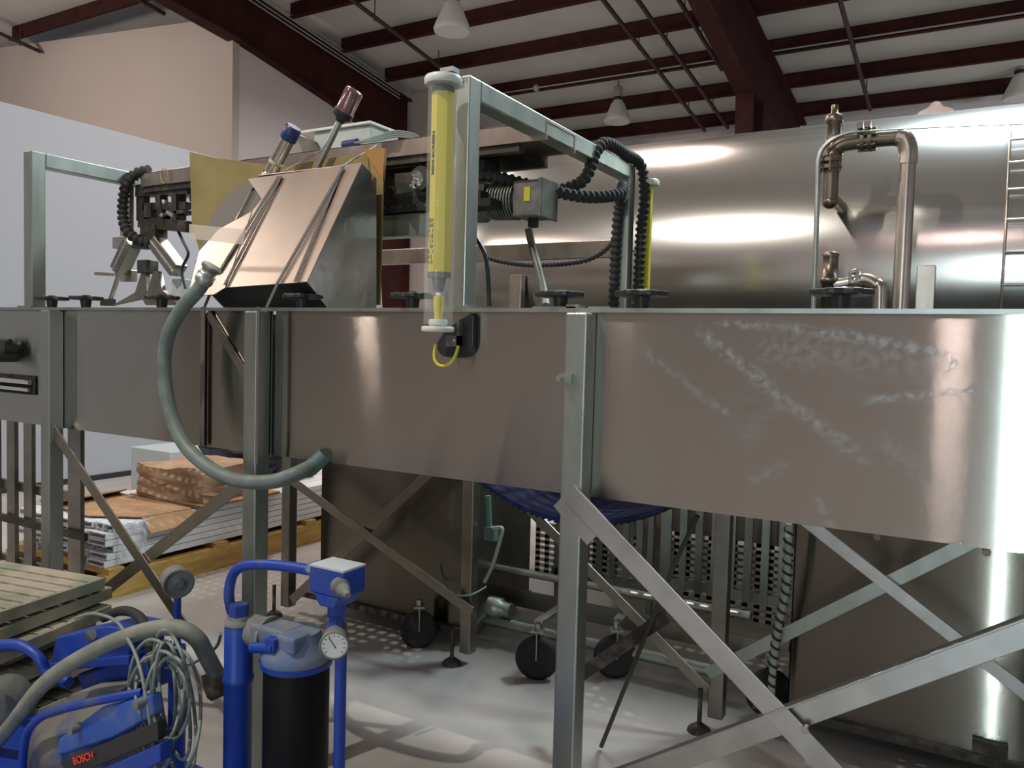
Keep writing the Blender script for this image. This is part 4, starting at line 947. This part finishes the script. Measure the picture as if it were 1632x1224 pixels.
sd, u, _ = frame_of(gd); mb = MB(); c_ = gp+gd*.0088
mb.bar(c_-u*.006-sd*.004, c_+u*.016+sd*.010, .0016, .0006, gd)
for j in range(11):
    a = math.radians(-40+26*j); q_ = sd*math.cos(a)+u*math.sin(a); mb.bar(c_+q_*.018, c_+q_*.022, .0011, .0006, gd)
mb.build('gauge_needle', INK, ga)
MB().tube([hb+V((.012, 0, -.12)), V((hb.x+.012, PY, hz_+.03)), V((hb.x+.012, PY, .46))], .0118, 14).tube(spline([V((hb.x+.012, PY, .46)), V((hb.x+.008, PY, .44)), V((hb.x-.02, PY, .43)), V((hb.x-.09, PY, .43))], 6), .0118, 14).build('riser_pipe', BLUE, pu)
# suction hose (thick)
sh = [b_(-60, 1240, -.66), b_(10, 1165, -.66), b_(70, 1090, -.66), b_(140, 1042, -.64), b_(215, 1010, -.62), b_(275, 1000, -.60), b_(312, 1016, -.58), b_(332, 1050, -.55), b_(345, 1075, -.53)]
MB().tube(spline(sh, 8), .0185, 16).build('suction_hose', HOSE2, pu)
p = b_(338, 1070, -.53); MB().lathe(p, V((.5, 0, -.9)), [(0, .024), (.02, .027), (.05, .027), (.06, .02)], 18).build('hose_fitting', mat('brown_fitting', (.14, .11, .08), .6, .4), pu)
# second gauge seen from the side on its blue stem
sg = b_(283, 928, -.50); MB().lathe(sg+V((-.028, .012, .004)), V((1, -.45, -.1)), [(0, .024), (.003, .033), (.030, .033), (.034, .036), (.046, .036), (.046, .031), (.042, .030), (.042, .012), (.050, .011)], 28).build('air_filter_cap', DUST, pu)
MB().cyl(sg+V((0, 0, -.02)), V((sg.x, -.50, b_(285, 1030, -.50).z)), .0085, 12).cyl(V((sg.x, -.50, b_(285, 1030, -.50).z)), V((sg.x, -.50, .33)), .02, 12).build('stem_pipe', BLUE, pu)
# motor with terminal box
mp = b_(150, 1150, -.62)
ax = (b_(215, 1105, -.60)-b_(90, 1165, -.60)).normalized(); ax = V((ax.x, .0, ax.z*.55)).normalized()
mc = b_(150, 1168, -.60)
Mm = Matrix((ax, V((0, 1, 0)), ax.cross(V((0, 1, 0))))).transposed()
MB().lathe(mc-ax*.17+V((0, 0, -.02)), ax, [(0, .06), (.02, .085), (.05, .092), (.30, .092), (.33, .08), (.34, .03)], 32).build('motor_body', mat('dust_over_blue', (.02, .05, .20), .6, 0, ((.17, .16, .14), 9, (1, 1, 1), .38, .58)), pu)
mb = MB()
for k in range(9):
    a = math.radians(200+k*14); dd = V((0, math.sin(a), 0))*0
mb.prism([b_(92, 1178, -.70), b_(160, 1128, -.70), b_(238, 1108, -.70), b_(244, 1142, -.70), b_(180, 1178, -.70), b_(92, 1206, -.70)], (0, .03, 0)); mb.build('motor_cover', mat('scuffed_blue_paint', (.02, .09, .42), .4, 0, ((.10, .16, .38), 18, (1, 1, 1), .4, .7)), pu, .006)
for q_ in (b_(118, 1162, -.712), b_(222, 1122, -.712)): MB().cyl(q_+V((0, .015, 0)), q_+V((0, -.01, 0)), .010, 12).build('cover_screw', DUST, pu)
MB().prism([b_(80, 1060, -.56), b_(88, 1016, -.56), b_(170, 998, -.56), b_(205, 1005, -.56), b_(205, 1050, -.56), b_(120, 1068, -.56)], (0, .10, 0)).build('terminal_box', BLUE, pu, .005)
MB().prism([b_(78, 1070, -.57), b_(78, 1058, -.57), b_(205, 1045, -.57), b_(205, 1060, -.57)], (0, .12, 0)).build('box_base', BLUE, pu, .003)
MB().cyl(b_(145, 1012, -.57), b_(145, 1012, -.558), .014, 14).build('cable_entry', DUST, pu)
MB().prism([b_(120, 1075, -.53), b_(235, 1040, -.53), b_(240, 1100, -.53), b_(140, 1130, -.53)], (0, .08, 0)).build('pump_housing', BLUE, pu, .008)
MB().prism([b_(60, 1130, -.60), b_(130, 1100, -.60), b_(200, 1095, -.60), b_(140, 1150, -.60), b_(50, 1180, -.60)], (0, .06, 0)).build('dusty_ledge', DUST, pu, .004)
hp = [b_(228, 1103, -.68), b_(180, 1112, -.70), b_(120, 1125, -.71), b_(75, 1138, -.71), b_(48, 1160, -.71), b_(38, 1195, -.71), b_(34, 1260, -.71)]
MB().tube(spline(hp, 8), .0095, 14).build('handle_bar', BLUE, pu)
# left-hand fan cowl
fc = b_(-10, 1120, -.56); MB().lathe(fc+V((-.06, .02, -.02)), V((.9, -.35, .05)), [(0, .10), (.06, .105), (.10, .10), (.12, .07), (.125, .02)], 30).build('fan_cowl', DUST, pu)
MB().tube(spline([b_(-30, 1040, -.62), b_(0, 1030, -.62), b_(35, 1030, -.62), b_(62, 1048, -.61), b_(78, 1075, -.60), b_(110, 1088, -.6)], 8), .017, 4, True).build('cowl_guard', BLUE, pu)
# lower deck rail with label
lo = MB(); lo.prism([b_(95, 1215, -.73), b_(250, 1150, -.73), b_(252, 1180, -.73), b_(110, 1240, -.73)], (0, .02, 0)); lab = lo.build('label_band', BLACK, pu, .002)
MB().prism([b_(120, 1245, -.74), b_(255, 1185, -.74), b_(255, 1215, -.74), b_(140, 1275, -.74)], (0, .03, 0)).build('lower_panel', BLUE, pu, .003)
A_, B_ = b_(110, 1216, -.733), b_(157, 1201, -.733); hx = (B_-A_).normalized(); ny = V((0, -1, 0)); upv = ny.cross(hx).normalized()
text_mesh('maker_name', 'BOSCH', .0245, Matrix.Translation((A_+B_)/2+V((0, -.001, .0))) @ Matrix((hx, upv, ny)).transposed().to_4x4() @ Matrix.Diagonal((1.02, .9, 1, 1)), REDT, lab)
# coiled cables
cc = thing('coiled_cable', 'loose coil of thin grey cable hung over the blue pump', 'cable', tuple(b_(250, 1200, -.68)))
rnd = random.Random(7)
for k in range(11):
    cx_, cy_ = 258+rnd.uniform(-14, 22), 1115+rnd.uniform(-20, 25); rx_, ry_ = rnd.uniform(16, 52), rnd.uniform(60, 118); tl = rnd.uniform(-.35, .25); pts_ = []
    for j in range(12):
        a = 2*math.pi*j/12; x_, y_ = rx_*math.cos(a), ry_*math.sin(a); pts_.append(b_(cx_+x_*math.cos(tl)-y_*math.sin(tl)*.5, cy_+y_+x_*math.sin(tl), -.66+.02*math.sin(a*2+k)+rnd.uniform(-.03, .03)))
    MB().tube(spline(pts_, 5, True), .0038, 7, closed=True).build('cable_loop', CABLE, cc)
tag(MB().tube(spline([b_(120, 985, -.6), b_(150, 978, -.6), b_(185, 990, -.6), b_(205, 1020, -.64), b_(222, 1060, -.68), b_(236, 1130, -.70), b_(250, 1240, -.70)], 8), .004, 8).build('power_cable', CABLE), 'single grey cable arching over the blue terminal box', 'cable')
tag(MB().tube(spline([b_(352, 1010, -.53), b_(345, 1030, -.52), b_(320, 1050, -.53), b_(290, 1062, -.55), b_(262, 1065, -.58)], 8), .004, 8).build('signal_cable', CABLE), 'thin grey cable running from the blue strainer tube to the coil', 'cable')
tag(MB().tube(spline([b_(165, 985, -.52), b_(190, 974, -.52), b_(215, 978, -.52), b_(232, 1000, -.55), b_(245, 1060, -.6)], 8), .012, 10).build('black_cable', RUBBER), 'thick black cable bent behind the blue terminal box', 'cable')
